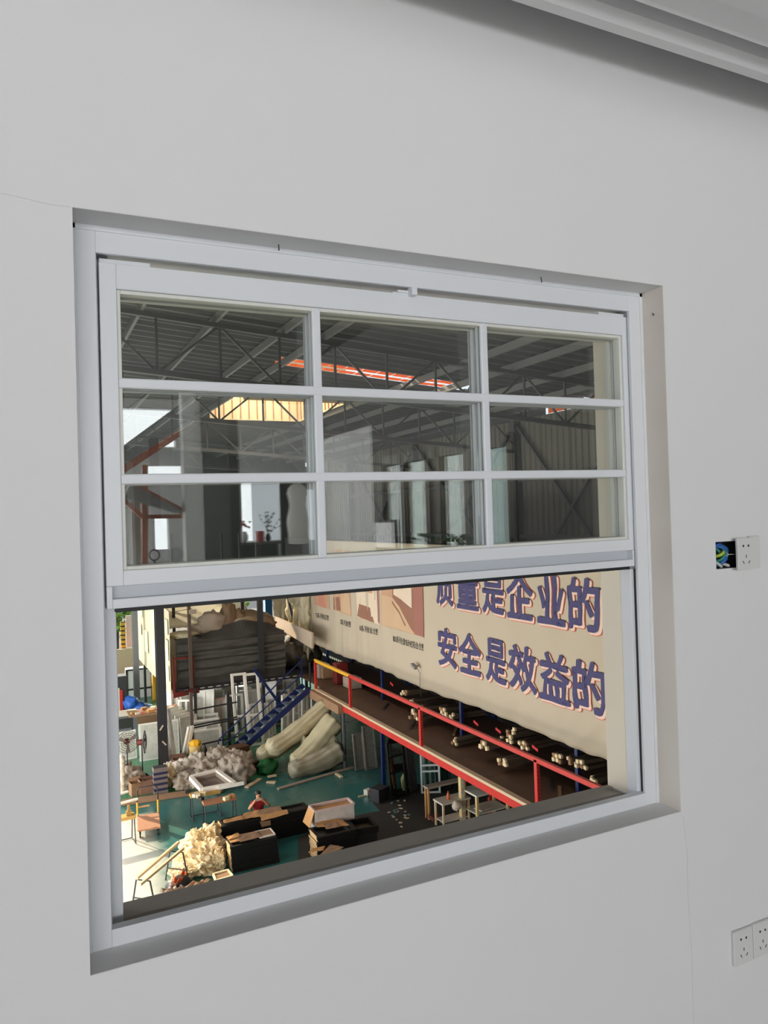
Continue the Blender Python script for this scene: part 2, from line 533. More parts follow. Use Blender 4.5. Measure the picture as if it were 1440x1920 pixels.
SX0, SX1, SZ0, SZ1 = 0.136, 1.4095, 1.301, 1.936
GX0, GX1, GZ0, GZ1 = 0.166, 1.389, 1.370, 1.889
VM = (0.559, 0.972)
HM = (1.716, 1.538)
def sash(name, y0, y1, x0, x1, front):
    s = MB()
    s.ext(x0, GX0, y0, y1, 1.342, SZ1)
    s.ext(GX1, x1, y0, y1, 1.342, SZ1)
    s.ext(x0, x0 + 0.0105, y0, y1, SZ0, 1.342)
    s.ext(x1 - 0.0105, x1, y0, y1, SZ0, 1.342)
    s.ext(GX0, GX1, y0, y1, GZ1, SZ1)
    s.ext(GX0, GX1, y0, y1, 1.342, GZ0)
    s.ext(x0 + 0.0105, x1 - 0.0105, y1 - 0.012, y1, 1.3185, 1.342)
    s.ext(x0 + 0.0105, x1 - 0.0105, y0, y1, SZ0, 1.3185)
    so_ = wp(s, name, M_ALU, 0.0015)
    b = MB()                                           # glazing bead, a lip round the panes
    e = 0.007
    yb = y0 + 0.006
    b.ext(GX0, GX0 + e, yb, y1 - 0.004, GZ0, GZ1).ext(GX1 - e, GX1, yb, y1 - 0.004, GZ0, GZ1)
    b.ext(GX0 + e, GX1 - e, yb, y1 - 0.004, GZ1 - e, GZ1).ext(GX0 + e, GX1 - e, yb, y1 - 0.004, GZ0, GZ0 + e)
    wp(b, 'glazing_bead', M_BEAD, 0.001, so_)
    for x in VM:
        g = MB().ext(x - 0.0095, x + 0.0095, y0 + 0.003, y0 + 0.012, GZ0, GZ1).ext(x - 0.0095, x + 0.0095, y0 + 0.02, y1 - 0.004, GZ0, GZ1)
        wp(g, 'muntin', M_ALU, 0.003, so_)
    for z in HM:
        g = MB().ext(GX0, GX1, y0 + 0.002, y0 + 0.0115, z - 0.0095, z + 0.0095).ext(GX0, GX1, y0 + 0.02, y1 - 0.004, z - 0.0095, z + 0.0095)
        wp(g, 'muntin', M_ALU, 0.003, so_)
    xs = (GX0, VM[0], VM[1], GX1)
    zs = (GZ0, HM[1], HM[0], GZ1)
    for i in range(3):
        for j in range(3):
            p = MB().ext(xs[i], xs[i + 1], y0 + 0.0135, y0 + 0.0175, zs[j], zs[j + 1])
            wp(p, 'pane', M_GLASS, 0, so_)
    return so_
sa = sash('inner_sash', 0.085, 0.117, SX0, SX1, True)
sb = sash('outer_sash', 0.1235, 0.1490, 0.1565, 1.3925, False)
wp(MB().ext(0.152, 1.392, 0.090, 0.116, SZ0 - 0.0075, SZ0), 'rubber_seal', M_SEAL, 0, sa)
wp(MB().ext(0.1467, 1.3983, 0.1038, 0.105, 1.3187, 1.3418), 'lift_groove', mat('groove_grey', (0.56, 0.59, 0.63), 0.4, var=0.01), 0, sa)
for xa, xb in ((0.137, 0.228), (1.318, 1.4005)):
    wp(MB().ext(xa, xb, 0.090, 0.112, SZ1, SZ1 + 0.0085), 'tilt_latch', M_ALU, 0.001, sa)
wp(MB().ext(0.14, 1.40, 0.104, 0.112, SZ1, SZ1 + 0.006), 'top_channel', M_ALU, 0.0005, sa)
l0 = onY(772, 548, 0.08)
mb = MB().ext(l0.x - 0.008, l0.x + 0.005, 0.0665, 0.088, l0.z - 0.009, l0.z + 0.0095)
lk = wp(mb, 'latch', M_ALU, 0.001, sa)
wp(MB().ext(l0.x - 0.046, l0.x - 0.006, 0.086, 0.1, l0.z - 0.006, l0.z - 0.001).ext(l0.x - 0.034, l0.x - 0.006, 0.084, 0.098, l0.z - 0.001, l0.z + 0.004), 'latch_arm', M_ALU, 0.0008, sa)
# two nail stubs in the head reveal and one in the side reveal
for (x, y, z, w) in ((0.472, 0.05, 1.99, 'farther from the sockets'), (1.108, 0.045, 1.992, 'nearer the sockets')):
    o = MB().tube([(x, y, z + 0.006), (x, y - 0.002, z - 0.008)], 0.0011, 6).build('nail', M_BLACK)
    tag(o, 'dark nail stub in the window head reveal, the one ' + w, 'nail')
nl = onX(1224, 591, 1.444)
o = MB().tube([nl + Vector((0.003, 0, 0)), nl + Vector((-0.006, -0.006, 0.002))], 0.0014, 6).build('nail', M_BLACK)
tag(o, 'small dark nail stub in the side reveal of the window', 'nail')

# ------------------------------------------------------------------ sockets on the window wall
def socket_plate(name, label, cx, cz, y, w=0.0695, h=0.088, n=1, group=None):
    t = thing(name, label, 'socket', (cx, y, cz), group=group)
    MB().box((0, -0.0045, 0), (w, 0.009, h)).build('plate', M_PLATE, t, bevel=0.0025, seg=3)
    slots = MB()
    for sx in (-0.0095, 0.0095):
        slots.tube([(sx, -0.0094, 0.021), (sx, -0.006, 0.021)], 0.0032, 10)
    t2 = MB()
    t2.box((0, -0.0091, -0.006), (0.0022, 0.0008, 0.008))
    for s in (-1, 1):
        t2.box((s * 0.0105, -0.0091, -0.021), (0.0022, 0.0008, 0.0085), rot=Matrix.Rotation(s * 0.55, 3, 'Y'))
    slots.build('round_hole', M_DARKSLOT, t)
    t2.build('flat_slot', M_DARKSLOT, t)
    return t
z0 = 0.3195
socket_plate('wall_socket', 'white wall socket near the floor, the outer plate of the low pair', 1.637, z0, 0.0)
socket_plate('wall_socket', 'white wall socket near the floor, joined beside the outer plate of the low pair', 1.7085, z0 + 0.001, 0.0)
socket_plate('wall_socket', 'white wall socket hanging loose beside an open back box with wires', 1.680, 1.3238, -0.014, w=0.058, h=0.083)
o = MB().ext(1.7125, 1.7495, -0.0105, 0.0, 1.283, 1.3685).build('blank_plate', M_PLATE, bevel=0.0025)
tag(o, 'narrow blank white cover plate beside the loose socket', 'cover plate')
bb = thing('back_box', 'open back box in the wall with blue and yellow wires', 'electrical box', (1.637, 0.0, 1.323))
mb = MB()
mb.ext(BOX[0], BOX[1], 0.046, 0.049, BOX[2], BOX[3])
mb.ext(BOX[0], BOX[0] + 0.002, 0.002, 0.047, BOX[2], BOX[3]).ext(BOX[1] - 0.002, BOX[1], 0.002, 0.047, BOX[2], BOX[3])
mb.ext(BOX[0], BOX[1], 0.002, 0.047, BOX[3] - 0.002, BOX[3]).ext(BOX[0], BOX[1], 0.002, 0.047, BOX[2], BOX[2] + 0.002)
mb.build('shell', mat('dark_box_plastic', (0.035, 0.033, 0.03), 0.6), bb, off=bb.location)
wires = [((0.02, 0.12, 0.42), [(-.037, .03, .03), (-.015, .004, .024), (.01, .008, .012), (-.006, .006, -.01), (-.03, .02, -.032)]),
         ((0.02, 0.13, 0.40), [(-.037, .02, .02), (-.02, .001, .02), (-.004, .002, .0), (-.018, .004, -.02), (-.035, .02, -.03)]),
         ((0.42, 0.55, 0.05), [(-.036, .02, -.004), (-.025, .0, .0), (-.012, -.002, .008), (.002, .02, .012)]),
         ((0.02, 0.22, 0.16), [(-.037, .03, -.02), (-.02, .004, -.012), (-.006, .0, .006), (-.006, .006, .02), (.004, .03, .03)]),
         ((0.02, 0.12, 0.42), [(-.037, .02, -.03), (-.016, .004, -.02), (.0, .004, -.004), (.006, .02, .02)]),
         ((0.5, 0.55, 0.5), [(-.034, .02, -.012), (-.026, .004, -.022), (-.012, .006, -.03)]),
         ((0.02, 0.12, 0.42), [(-.038, .03, .012), (-.028, .006, .026), (-.01, .012, .028), (.004, .03, .03)]),
         ((0.02, 0.20, 0.17), [(-.037, .02, .028), (-.02, .006, .006), (-.016, .008, -.012), (-.034, .02, -.026)]),
         ((0.62, 0.58, 0.55), [(.0, .02, -.022), (.014, .008, -.028), (.028, .02, -.03)])]
for k, (c, pts) in enumerate(wires):
    mb = MB()
    P3 = [Vector(p) for p in pts]
    fine = []
    for i in range(len(P3) - 1):                      # rounded course
        p0, p1, p2, p3 = P3[max(i - 1, 0)], P3[i], P3[i + 1], P3[min(i + 2, len(P3) - 1)]
        for s in range(5):
            t = s / 5
            fine.append(0.5 * ((2 * p1) + (p2 - p0) * t + (2 * p0 - 5 * p1 + 4 * p2 - p3) * t * t + (3 * p1 - p0 - 3 * p2 + p3) * t ** 3))
    fine.append(P3[-1])
    mb.tube([p + Vector((.003 * sin(k * 2.1), 0, 0)) for p in fine], 0.0042, 7)
    mb.build('wire', mat('wire_%d' % k, c, 0.4), bb, smooth=True)
mb = MB()
mb.tube([(-.002 + .004 * cos(a), -.002, .001 + .004 * sin(a)) for a in [2 * pi * k / 12 for k in range(12)]], 0.0014, 6, closed=True)
mb.tube([(.002, -.002, .001), (.016, -.010, .0012)], 0.0008, 6)
mb.build('screw_eye', mat('bright_screw', (0.7, 0.7, 0.68), 0.3, 0.8), bb, smooth=True)

# ================================================================== behind the camera: what the panes mirror
def part_world(mb, name, m, t, **k):
    return mb.build(name, m, t, off=t.location, **k)
M_ORANGE = mat('orange_timber', (0.44, 0.10, 0.045), 0.5, var=0.15, scale=4)
M_SLAB = mat('grey_stone', (0.10, 0.105, 0.11), 0.5, var=0.2, scale=3)
M_ROOFG = mat('grey_roof_sheet', (0.30, 0.31, 0.32), 0.4)
# white pillar with a switch, and the stone clad wall beside it
D = 8.0
a, b = refl(343, 800, D), refl(377, 1060, D)
pil = thing('white_pillar', 'slim white pillar beside the dark stone panel, carrying a light switch', 'pillar', ((a.x + b.x) / 2, a.y - 0.1, 0))
part_world(MB().ext(a.x, b.x, a.y - 0.2, a.y, 0, 3.2), 'shaft', M_WALL, pil, bevel=0.004)
c = refl(366, 998, D)
part_world(MB().ext(c.x - .035, c.x + .03, a.y, a.y + 0.012, c.z - .05, c.z + .05), 'light_switch', M_PLATE, pil, bevel=0.004)
a2, b2 = refl(378, 800, D), refl(455, 1060, D)
sl = thing('stone_panel', 'tall dark grey stone panel beside the white pillar', 'panel', ((a2.x + b2.x) / 2, a2.y - 0.05, 0))
part_world(MB().ext(a2.x, b2.x - .13, a2.y - .06, a2.y - .01, 0, 3.1), 'stone_face', M_SLAB, sl)
part_world(MB().ext(b2.x - .13, b2.x, a2.y - .08, a2.y, 0, 3.1), 'black_edge', mat('black_edge', (0.03, 0.03, 0.032), 0.4), sl)
# timber framed glass house on show
D = 8.3
hs = thing('garden_room', 'orange timber garden room frame with a pitched roof on show behind the white pillar', 'display house', (refl(300, 900, D).x, refl(300, 900, D).y, 0))
def hb(p, q, w, name='rafter', m=M_ORANGE, d0=D, d1=None):
    A = refl(p[0], p[1], d0)
    B = refl(q[0], q[1], d1 or d0)
    return part_world(MB().bar(A, B, w, w), name, m, hs)
hb((226, 884), (345, 806), 0.085)
hb((240, 905), (348, 962), 0.08)
hb((268, 969), (348, 968), 0.05, 'tie_beam')
hb((272, 872), (272, 1075), 0.07, 'post')
A, B, C_, D_ = refl(226, 880, D), refl(345, 800, D), refl(345, 752, D + 2.0), refl(222, 842, D + 2.0)
part_world(MB().slab([A, B, C_, D_], 0.03), 'roof_sheet', M_ROOFG, hs)
hb((226, 880), (226, 840), 0.06, d1=D + 2)
hb((262, 845), (345, 785), 0.05, d0=D + 1.0)
hb((225, 930), (268, 970), 0.05, 'rail', d0=D - .3)
A, B, C_, D_ = refl(243, 906, D), refl(345, 960, D), refl(330, 962, D - .4), refl(232, 935, D - .4)
part_world(MB().slab([A, B, C_, D_], 0.02), 'canopy', M_ROOFG, hs)
part_world(MB().ext(refl(250, 900, D).x, refl(267, 900, D).x, hs.location.y - .3, hs.location.y - .25, 0, refl(255, 905, D).z), 'side_panel', mat('beige_panel', (0.45, 0.42, 0.39), 0.6), hs)
# ring stand and fan before the house
c = refl(290, 1041, 7.5)
o = MB().tube([c + Vector((0.055 * cos(t), 0, 0.06 * sin(t))) for t in [2 * pi * k / 24 for k in range(24)]], 0.009, 8, closed=True)
o.tube([c + Vector((0, 0, -.06)), Vector((c.x, c.y, 0.0))], 0.012, 8)
o.lathe([(0.12, 0), (0.12, 0.02), (0.02, 0.03)], (c.x, c.y, 0))
o = o.build('ring_stand', M_STEELD, smooth=True)
tag(o, 'black ring on a thin stand in front of the orange timber post', 'display stand')
c = refl(331, 1040, 7.2)
f_ = thing('desk_fan', 'round grey fan on a stand near the white pillar', 'fan', (c.x, c.y, 0))
part_world(MB().lathe([(.15, 0), (.15, .03), (.02, .05), (.02, c.z - .08)], (c.x, c.y, 0)), 'stand', M_STEELD, f_)
g = MB()
for k in range(9):
    r = 0.012 + 0.0085 * k
    g.tube([c + Vector((r * cos(t), 0.03 - 0.3 * r, r * sin(t))) for t in [2 * pi * j / 20 for j in range(20)]], 0.002, 5, closed=True)
part_world(g, 'cage', M_STEELG, f_)
# long counter with a vase of flowers, a red box, a branch and a dress form on it
D = 10.2
ct_a, ct_b = refl(430, 1020, D), refl(527, 1020, D)
TZ = refl(470, 1017, D).z
ct = thing('counter', 'long dark counter below the pink flowers and the dress form', 'counter', ((ct_a.x + ct_b.x) / 2, ct_a.y - .25, 0))
part_world(MB().ext(ct_a.x, ct_b.x, ct_a.y - .55, ct_a.y + .05, TZ - .04, TZ), 'worktop', mat('counter_top', (.12, .12, .12), .3), ct, bevel=.004)
part_world(MB().ext(ct_a.x + .04, ct_b.x - .04, ct_a.y - .5, ct_a.y, 0, TZ - .04), 'cabinet', M_BLACK, ct)
c = refl(462, 1005, D); c.z = TZ
v = thing('vase', 'white vase of pink flowers on the dark counter', 'vase', c + Vector((0, -.1, 0)))
MB().lathe([(.03, 0), (.06, .04), (.065, .10), (.04, .15), (.045, .17)], n=14).build('vessel', M_WALL, v, smooth=True)
for k in range(26):
    d = Vector((random.uniform(-1, 1), random.uniform(-1, 1), random.uniform(-.2, 1.2))) * .075
    MB().lathe([(.004, -.018), (.022, 0), (.004, .018)], Vector((0, 0, .25)) + d, 7).build('flower', mat('pink_petals', (.55, .18, .17), .7), v)
c = refl(492, 1003, D); c.z = TZ
o = MB().ext(c.x - .055, c.x + .055, c.y - .16, c.y - .05, TZ, TZ + .17).build('gift_box', mat('red_card', (.5, .05, .06), .5), bevel=.003)
tag(o, 'small red box on the dark counter beside the pink flowers', 'box')
c = refl(508, 1015, D); c.z = TZ
v = thing('branch_vase', 'dark vase holding thin bare branches beside the red box', 'vase', c + Vector((0, -.12, 0)))
MB().lathe([(.03, 0), (.05, .05), (.03, .12)], n=12).build('vessel', M_BLACK, v, smooth=True)
br = MB()
lf = MB()
for k in range(9):
    p = Vector((0, 0, .1))
    d = Vector((random.uniform(-.5, .7), random.uniform(-.3, .3), 1)).normalized()
    for s in range(5):
        q = p + d * .075
        br.tube([p, q], .003, 5)
        lf.box(q + Vector((.015, 0, .004)), (.03, .01, .014), rot=Euler((random.random(), random.random(), random.random() * 3)).to_matrix())
        d = (d + Vector((random.uniform(-.5, .5), random.uniform(-.4, .4), random.uniform(-.2, .3)))).normalized()
        p = q
br.build('branches', M_BLACK, v)
lf.build('leaves', mat('dark_leaf', (.03, .035, .03), .6), v)
# dress form: a bust on a stand with a clinging pale dress
p0, p1 = refl(546, 906, D), refl(552, 1045, D)
df = thing('dress_form', 'headless dress form in a pale fitted dress standing at the counter end', 'mannequin', (p0.x + .03, p0.y + .2, 0))
zt = p0.z
pr = [(.05, -.98), (.15, -.97), (.155, -.80), (.17, -.66), (.165, -.55), (.12, -.40), (.115, -.34), (.135, -.24), (.155, -.17), (.13, -.08), (.06, -.02), (.05, .0)]
body = MB().lathe([(r, z + zt) for r, z in pr], n=20).xf(lambda q: (q[0] * 1.05, q[1] * .75, q[2]))
body.build('dress', mat('pale_dress', (.85, .82, .78), .7, var=.08, scale=10, bump=.3, bscale=20), df, smooth=True)
MB().lathe([(.045, zt), (.04, zt + .10), (.03, zt + .12)], n=14).build('neck_cap', M_BLACK, df, smooth=True)
MB().lathe([(.2, 0), (.2, .03), (.02, .06), (.02, zt - .9)], n=16).build('stand', M_STEELD, df, smooth=True)
# black framed window behind the dress form
wf = thing('black_window_frame', 'black framed tall window behind the dress form', 'window', ((HE[0] + HE[1]) / 2, RY + .02, 0))
x0_, x1_ = refl(529, 950, 14.25).x, HE[1] + .12
part_world(MB().ext(x0_, HE[0], RY + .005, RY + .07, 0, HE[3] + .25), 'dark_panel', mat('dark_blind', (.02, .022, .025), .5), wf)
part_world(MB().ext(HE[0], x1_, RY + .005, RY + .07, HE[3], HE[3] + .25).ext(HE[0], x1_, RY + .005, RY + .07, 0, HE[2]).ext(HE[1], x1_, RY + .005, RY + .07, HE[2], HE[3]), 'frame', M_BLACK, wf)
# tall loudspeaker shaped cabinet against the far wall
a, b = refl(622, 929, 11.5), refl(655, 1006, 11.5)
cb = thing('tall_cabinet', 'tall narrow dark cabinet standing against the pale wall', 'cabinet', ((a.x + b.x) / 2, a.y - .2, 0))
part_world(MB().ext(a.x, b.x, a.y - .4, a.y, 0, a.z), 'body', M_STEELD, cb, bevel=.01)
part_world(MB().ext(a.x + .02, b.x - .02, a.y, a.y + .012, .1, a.z - .05), 'door', mat('charcoal_door', (.07, .07, .075), .4), cb, bevel=.003)
# black framed glass doors in the east wall
dr = thing('glass_door', 'black framed glass door set in the side wall', 'door', (RX1, -5.9, 0))
mb = MB()
yy0, yy1, zt = GD[0], GD[1], GD[3]
for y in (yy0, yy0 + 0.62, yy0 + 1.25, yy0 + 1.5, yy0 + 2.1, yy1):
    mb.box((RX1 + 0.02, y, zt / 2), (.12, .09, zt))
mb.box((RX1 + 0.02, (yy0 + yy1) / 2, zt - .05), (.12, yy1 - yy0, .12))
mb.box((RX1 + 0.02, (yy0 + yy1) / 2, 1.0), (.10, yy1 - yy0, .06))
part_world(mb, 'door_frame', M_BLACK, dr)
part_world(MB().ext(RX1 + .03, RX1 + .04, yy0 + .7, yy0 + 1.45, 0, zt), 'dark_panel', mat('smoked_panel', (.03, .032, .035), .2), dr)
part_world(MB().ext(RX1 + .015, RX1 + .021, yy0, yy1, 0, zt), 'pane', M_GLASSP, dr)
c = onX(727, 1003, RX1 - .6)
tv = thing('monitor', 'dark computer monitor on a desk by the glass door', 'monitor', (c.x, .2 - c.y, 0))
zb = c.z
tvb = MB().box((0, 0, zb), (.05, .55, .34)).build('casing', M_BLACK, tv, bevel=.01)
MB().box((-.028, 0, zb), (.006, .49, .28)).build('screen', mat('screen_glass', (.02, .03, .035), .08), tv)
MB().box((0, 0, zb - .2), (.04, .08, .1)).box((0, 0, zb - .245), (.18, .26, .02)).build('foot', M_BLACK, tv)
dk = thing('desk', 'plain dark desk carrying the monitor by the glass door', 'desk', (c.x, .2 - c.y, 0))
MB().box((0, 0, zb - .27), (.6, .9, .03)).build('desk_top', M_STEELD, dk)
for sx in (-.26, .26):
    for sy in (-.4, .4):
        MB().box((sx, sy, (zb - .285) / 2), (.05, .05, zb - .285)).build('leg', M_BLACK, dk)
for k, (px, py) in enumerate(((815, 985), (880, 990))):
    c = onX(px, py, RX1 - .35)
    pt = thing('potted_plant', ('tall' if k else 'small') + ' leafy potted plant beside the glass door', 'plant', (c.x, .2 - c.y, 0))
    MB().lathe([(.12, 0), (.16, .35), (.14, .35), (.13, .3)], n=14).build('pot', M_WALL, pt, smooth=True)
    lv = MB()
    for j in range(60):
        a = random.random() * 6.28
        r = random.random() * .22
        z = .5 + random.random() * .75
        lv.box((r * cos(a), r * sin(a), z), (.10, .05, .006), rot=Euler((random.uniform(-.8, .8), random.uniform(-.8, .8), a)).to_matrix())
    lv.build('foliage', mat('plant_green', (.03, .09, .035), .5), pt)
    MB().tube([(0, 0, .3), (0, 0, 1.1)], .012, 6).build('stem', M_STEELD, pt)

# ================================================================== SETTING: the workshop hall below the window
def floor_mat():
    m = mat('epoxy_floor', (0.1, 0.3, 0.2), 0.22, var=0.0)
    nt = m.node_tree
    b = nt.nodes['Principled BSDF']
    for l in list(b.inputs['Base Color'].links):
        nt.links.remove(l)
    tc = nt.nodes.new('ShaderNodeTexCoord')
    sp = nt.nodes.new('ShaderNodeSeparateXYZ')
    nt.links.new(tc.outputs['Object'], sp.inputs[0])
    ns = nt.nodes.new('ShaderNodeTexNoise')
    ns.inputs['Scale'].default_value = 0.9
    ns.inputs['Detail'].default_value = 6
    nt.links.new(tc.outputs['Object'], ns.inputs[0])
    gt = nt.nodes.new('ShaderNodeMath')
    gt.operation = 'GREATER_THAN'
    gt.inputs[1].default_value = 23.75
    nt.links.new(sp.outputs[1], gt.inputs[0])
    m1 = nt.nodes.new('ShaderNodeMix'); m1.data_type = 'RGBA'
    m1.inputs[6].default_value = (0.034, 0.15, 0.14, 1)
    m1.inputs[7].default_value = (0.045, 0.21, 0.10, 1)
    nt.links.new(gt.outputs[0], m1.inputs[0])
    m2 = nt.nodes.new('ShaderNodeMix'); m2.data_type = 'RGBA'
    m2.inputs[7].default_value = (0.10, 0.17, 0.13, 1)
    r = nt.nodes.new('ShaderNodeMapRange')
    r.inputs[1].default_value = 0.50
    r.inputs[2].default_value = 0.75
    r.inputs[4].default_value = 0.6
    nt.links.new(ns.outputs[0], r.inputs[0])
    nt.links.new(r.outputs[0], m2.inputs[0])
    nt.links.new(m1.outputs[2], m2.inputs[6])
    # sun glare along the open yard side, painted as a pale lane
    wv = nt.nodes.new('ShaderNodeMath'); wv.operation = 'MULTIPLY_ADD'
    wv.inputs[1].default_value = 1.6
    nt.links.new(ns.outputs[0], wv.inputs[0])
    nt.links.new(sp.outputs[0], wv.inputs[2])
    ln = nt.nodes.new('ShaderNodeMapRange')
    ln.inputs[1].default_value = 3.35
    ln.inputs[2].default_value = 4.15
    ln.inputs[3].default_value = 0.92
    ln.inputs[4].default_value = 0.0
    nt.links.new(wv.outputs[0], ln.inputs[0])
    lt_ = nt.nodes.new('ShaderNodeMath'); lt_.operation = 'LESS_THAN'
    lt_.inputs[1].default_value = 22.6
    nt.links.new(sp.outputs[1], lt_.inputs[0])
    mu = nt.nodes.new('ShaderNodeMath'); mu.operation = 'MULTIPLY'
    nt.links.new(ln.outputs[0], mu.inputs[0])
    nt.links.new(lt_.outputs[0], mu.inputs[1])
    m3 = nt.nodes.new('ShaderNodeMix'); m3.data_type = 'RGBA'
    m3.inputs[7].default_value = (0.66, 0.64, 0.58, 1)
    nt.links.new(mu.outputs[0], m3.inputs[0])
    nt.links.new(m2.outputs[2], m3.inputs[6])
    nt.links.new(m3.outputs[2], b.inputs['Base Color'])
    r2 = nt.nodes.new('ShaderNodeMapRange')
    r2.inputs[3].default_value = 0.16
    r2.inputs[4].default_value = 0.36
    nt.links.new(ns.outputs[0], r2.inputs[0])
    nt.links.new(r2.outputs[0], b.inputs['Roughness'])
    bp = nt.nodes.new('ShaderNodeBump')
    bp.inputs['Strength'].default_value = 0.03
    n3 = nt.nodes.new('ShaderNodeTexNoise')
    n3.inputs['Scale'].default_value = 3
    nt.links.new(tc.outputs['Object'], n3.inputs[0])
    nt.links.new(n3.outputs[0], bp.inputs['Height'])
    nt.links.new(bp.outputs[0], b.inputs['Normal'])
    return m
HX0, HX1, HY1 = -2.7, 16.0, 43.0
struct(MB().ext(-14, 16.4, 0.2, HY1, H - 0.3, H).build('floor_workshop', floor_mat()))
M_ROOF = mat('roof_sheet', (0.10, 0.10, 0.104), 0.6, 0.0, var=0.12, scale=1.2)
M_TRUSS = mat('truss_steel', (0.12, 0.12, 0.125), 0.6, 0.0, var=0.1)
M_PURL = mat('purlin_steel', (0.22, 0.22, 0.225), 0.5, 0.0, var=0.1)
def roofz(x):
    return 6.25 - 0.078 * x
SKY = (6.6, 10.2, 22.6, 27.4)            # roof lantern opening
STRIP = (6.4, 12.6, 18.0, 19.0)         # amber sheets put in for sunlight streaks
mb = MB()
xs = sorted([HX0 - 0.4, STRIP[0], SKY[0], SKY[1], STRIP[1], HX1 + 0.3])
y = 0.2
per = 0.5
while y < HY1:
    seg = [(y, 0.09), (y + 0.28, 0.09), (y + 0.34, 0.0), (y + 0.44, 0.0), (y + per, 0.09)]
    for i in range(5):
        xc = (xs[i] + xs[i + 1]) / 2
        for (ya, za), (yb, zb) in zip(seg[:-1], seg[1:]):
            ym = (ya + yb) / 2
            if SKY[0] < xc < SKY[1] and SKY[2] < ym < SKY[3]:
                continue
            if STRIP[0] < xc < STRIP[1] and STRIP[2] < ym < STRIP[3]:
                continue
            a, b = xs[i], xs[i + 1]
            q = [Vector((a, ya, roofz(a) + za)), Vector((b, ya, roofz(b) + za)), Vector((b, yb, roofz(b) + zb)), Vector((a, yb, roofz(a) + zb))]
            mb.add(q + [v + Vector((0, 0, 0.02)) for v in q], [(0, 1, 2, 3), (7, 6, 5, 4)])
    y += per
struct(mb.build('roof', M_ROOF))
# amber sheets added to imitate sunlight streaks on the roof ribs
M_AMB = mat('amber_sheet', S(255, 150, 90), 0.5, var=0.25, scale=6, trans=0.75)
mb = MB()
for k in range(12):
    xa = STRIP[0] + k * 0.5
    for yy in (18.0, 18.5):
        mb.add([(xa, yy + .08, roofz(xa) + .10), (xa + .46, yy + .08, roofz(xa + .46) + .10), (xa + .46, yy + .36, roofz(xa + .46) + .10), (xa, yy + .36, roofz(xa) + .10)], [(0, 1, 2, 3)])
o = mb.build('sun_streak_sheet', M_AMB)
so_ = o.modifiers.new('thick', 'SOLIDIFY'); so_.thickness = 0.01
tag(o, 'strip of amber sheets imitating sunlight streaks between the dark roof ribs', 'roof light')
# roof lantern: ribbed upstand walls under a pale translucent cap
lt = thing('roof_lantern', 'raised roof lantern with cream ribbed sides glowing in the dark roof', 'skylight', (7.65, 24.3, roofz(7.65)))
M_CREAM = mat('cream_panel', S(250, 222, 180), 0.6, var=0.06)
mb = MB()
x0, x1, y0, y1 = SKY
zt = 7.0
mb.ext(x0 - .05, x0, y0, y1, roofz(x0) - .05, zt).ext(x1, x1 + .05, y0, y1, roofz(x1) - .05, zt)
mb.ext(x0, x1, y0 - .05, y0, roofz(x1) - .05, zt).ext(x0, x1, y1, y1 + .05, roofz(x1) - .05, zt)
mb.build('upstand', M_CREAM, lt, off=lt.location)
mb = MB()
k = x0 + .2
while k < x1:
    mb.ext(k, k + .03, y1 - .04, y1, roofz(x1), zt - .03)
    k += .33
k = y0 + .2
while k < y1:
    mb.ext(x1 - .04, x1, k, k + .03, roofz(x1), zt - .03)
    mb.ext(x0, x0 + .04, k, k + .03, roofz(x0), zt - .03)
    k += .33
mb.build('rib', mat('tan_rib', S(180, 130, 95), 0.6), lt, off=lt.location)
mb = MB().ext(x0 - .1, x1 + .1, y0 - .1, y1 + .1, zt, zt + .02)
mb.build('cap', mat('cap_sheet', (0.80, 0.74, 0.64), 0.5, var=0.1, trans=0.85), lt, off=lt.location)
# purlins
mb = MB().bar((0, 0.3, 0), (0, HY1 - .2, 0), 0.07, 0.18)
pu = mb.build('purlin', M_PURL)
px_ = [HX0 + 0.4 + 1.55 * k for k in range(12)]
px_ = [x for x in px_ if not (SKY[0] - .1 < x < SKY[1] + .1)] + [SKY[0] - .2, SKY[1] + .2]
px_.sort()
for k, x in enumerate(px_):
    o = pu if k == 0 else pu.copy()
    if k:
        COL.objects.link(o)
    o.location = (x, 0, roofz(x) - 0.10)
    tag(o, 'long roof purlin running away under the ribbed roof, %s from the open yard side' % ORD[k], 'purlin', 'roof purlins')
# trusses
def truss(y, k):
    t = thing('roof_truss', 'dark steel lattice truss under the roof, %s from the window wall' % ORD[k], 'truss', (HX0, y, roofz(HX0)), group='roof trusses')
    L = t.location
    top = lambda x: Vector((x, y, roofz(x) - 0.24))
    bot = lambda x: Vector((x, y, roofz(x) - 1.42))
    MB().bar(top(HX0), top(HX1), 0.12, 0.10).build('top_chord', M_TRUSS, t, off=L)
    MB().bar(bot(HX0), bot(HX1), 0.12, 0.12).build('bottom_chord', M_TRUSS, t, off=L)
    n = 14
    st = (HX1 - HX0) / n
    for i in range(1, n):
        x = HX0 + st * i
        MB().bar(top(x), bot(x), 0.05, 0.05).build('web_post', M_TRUSS, t, off=L)
    for i in range(n):
        x = HX0 + st * i
        a, b = (top(x), bot(x + st)) if i % 2 else (bot(x), top(x + st))
        MB().bar(a, b, 0.05, 0.05).build('web_brace', M_TRUSS, t, off=L)
for k, y in enumerate((7.4, 14.8, 20.6, 28.2, 35.6)):
    truss(y, k)
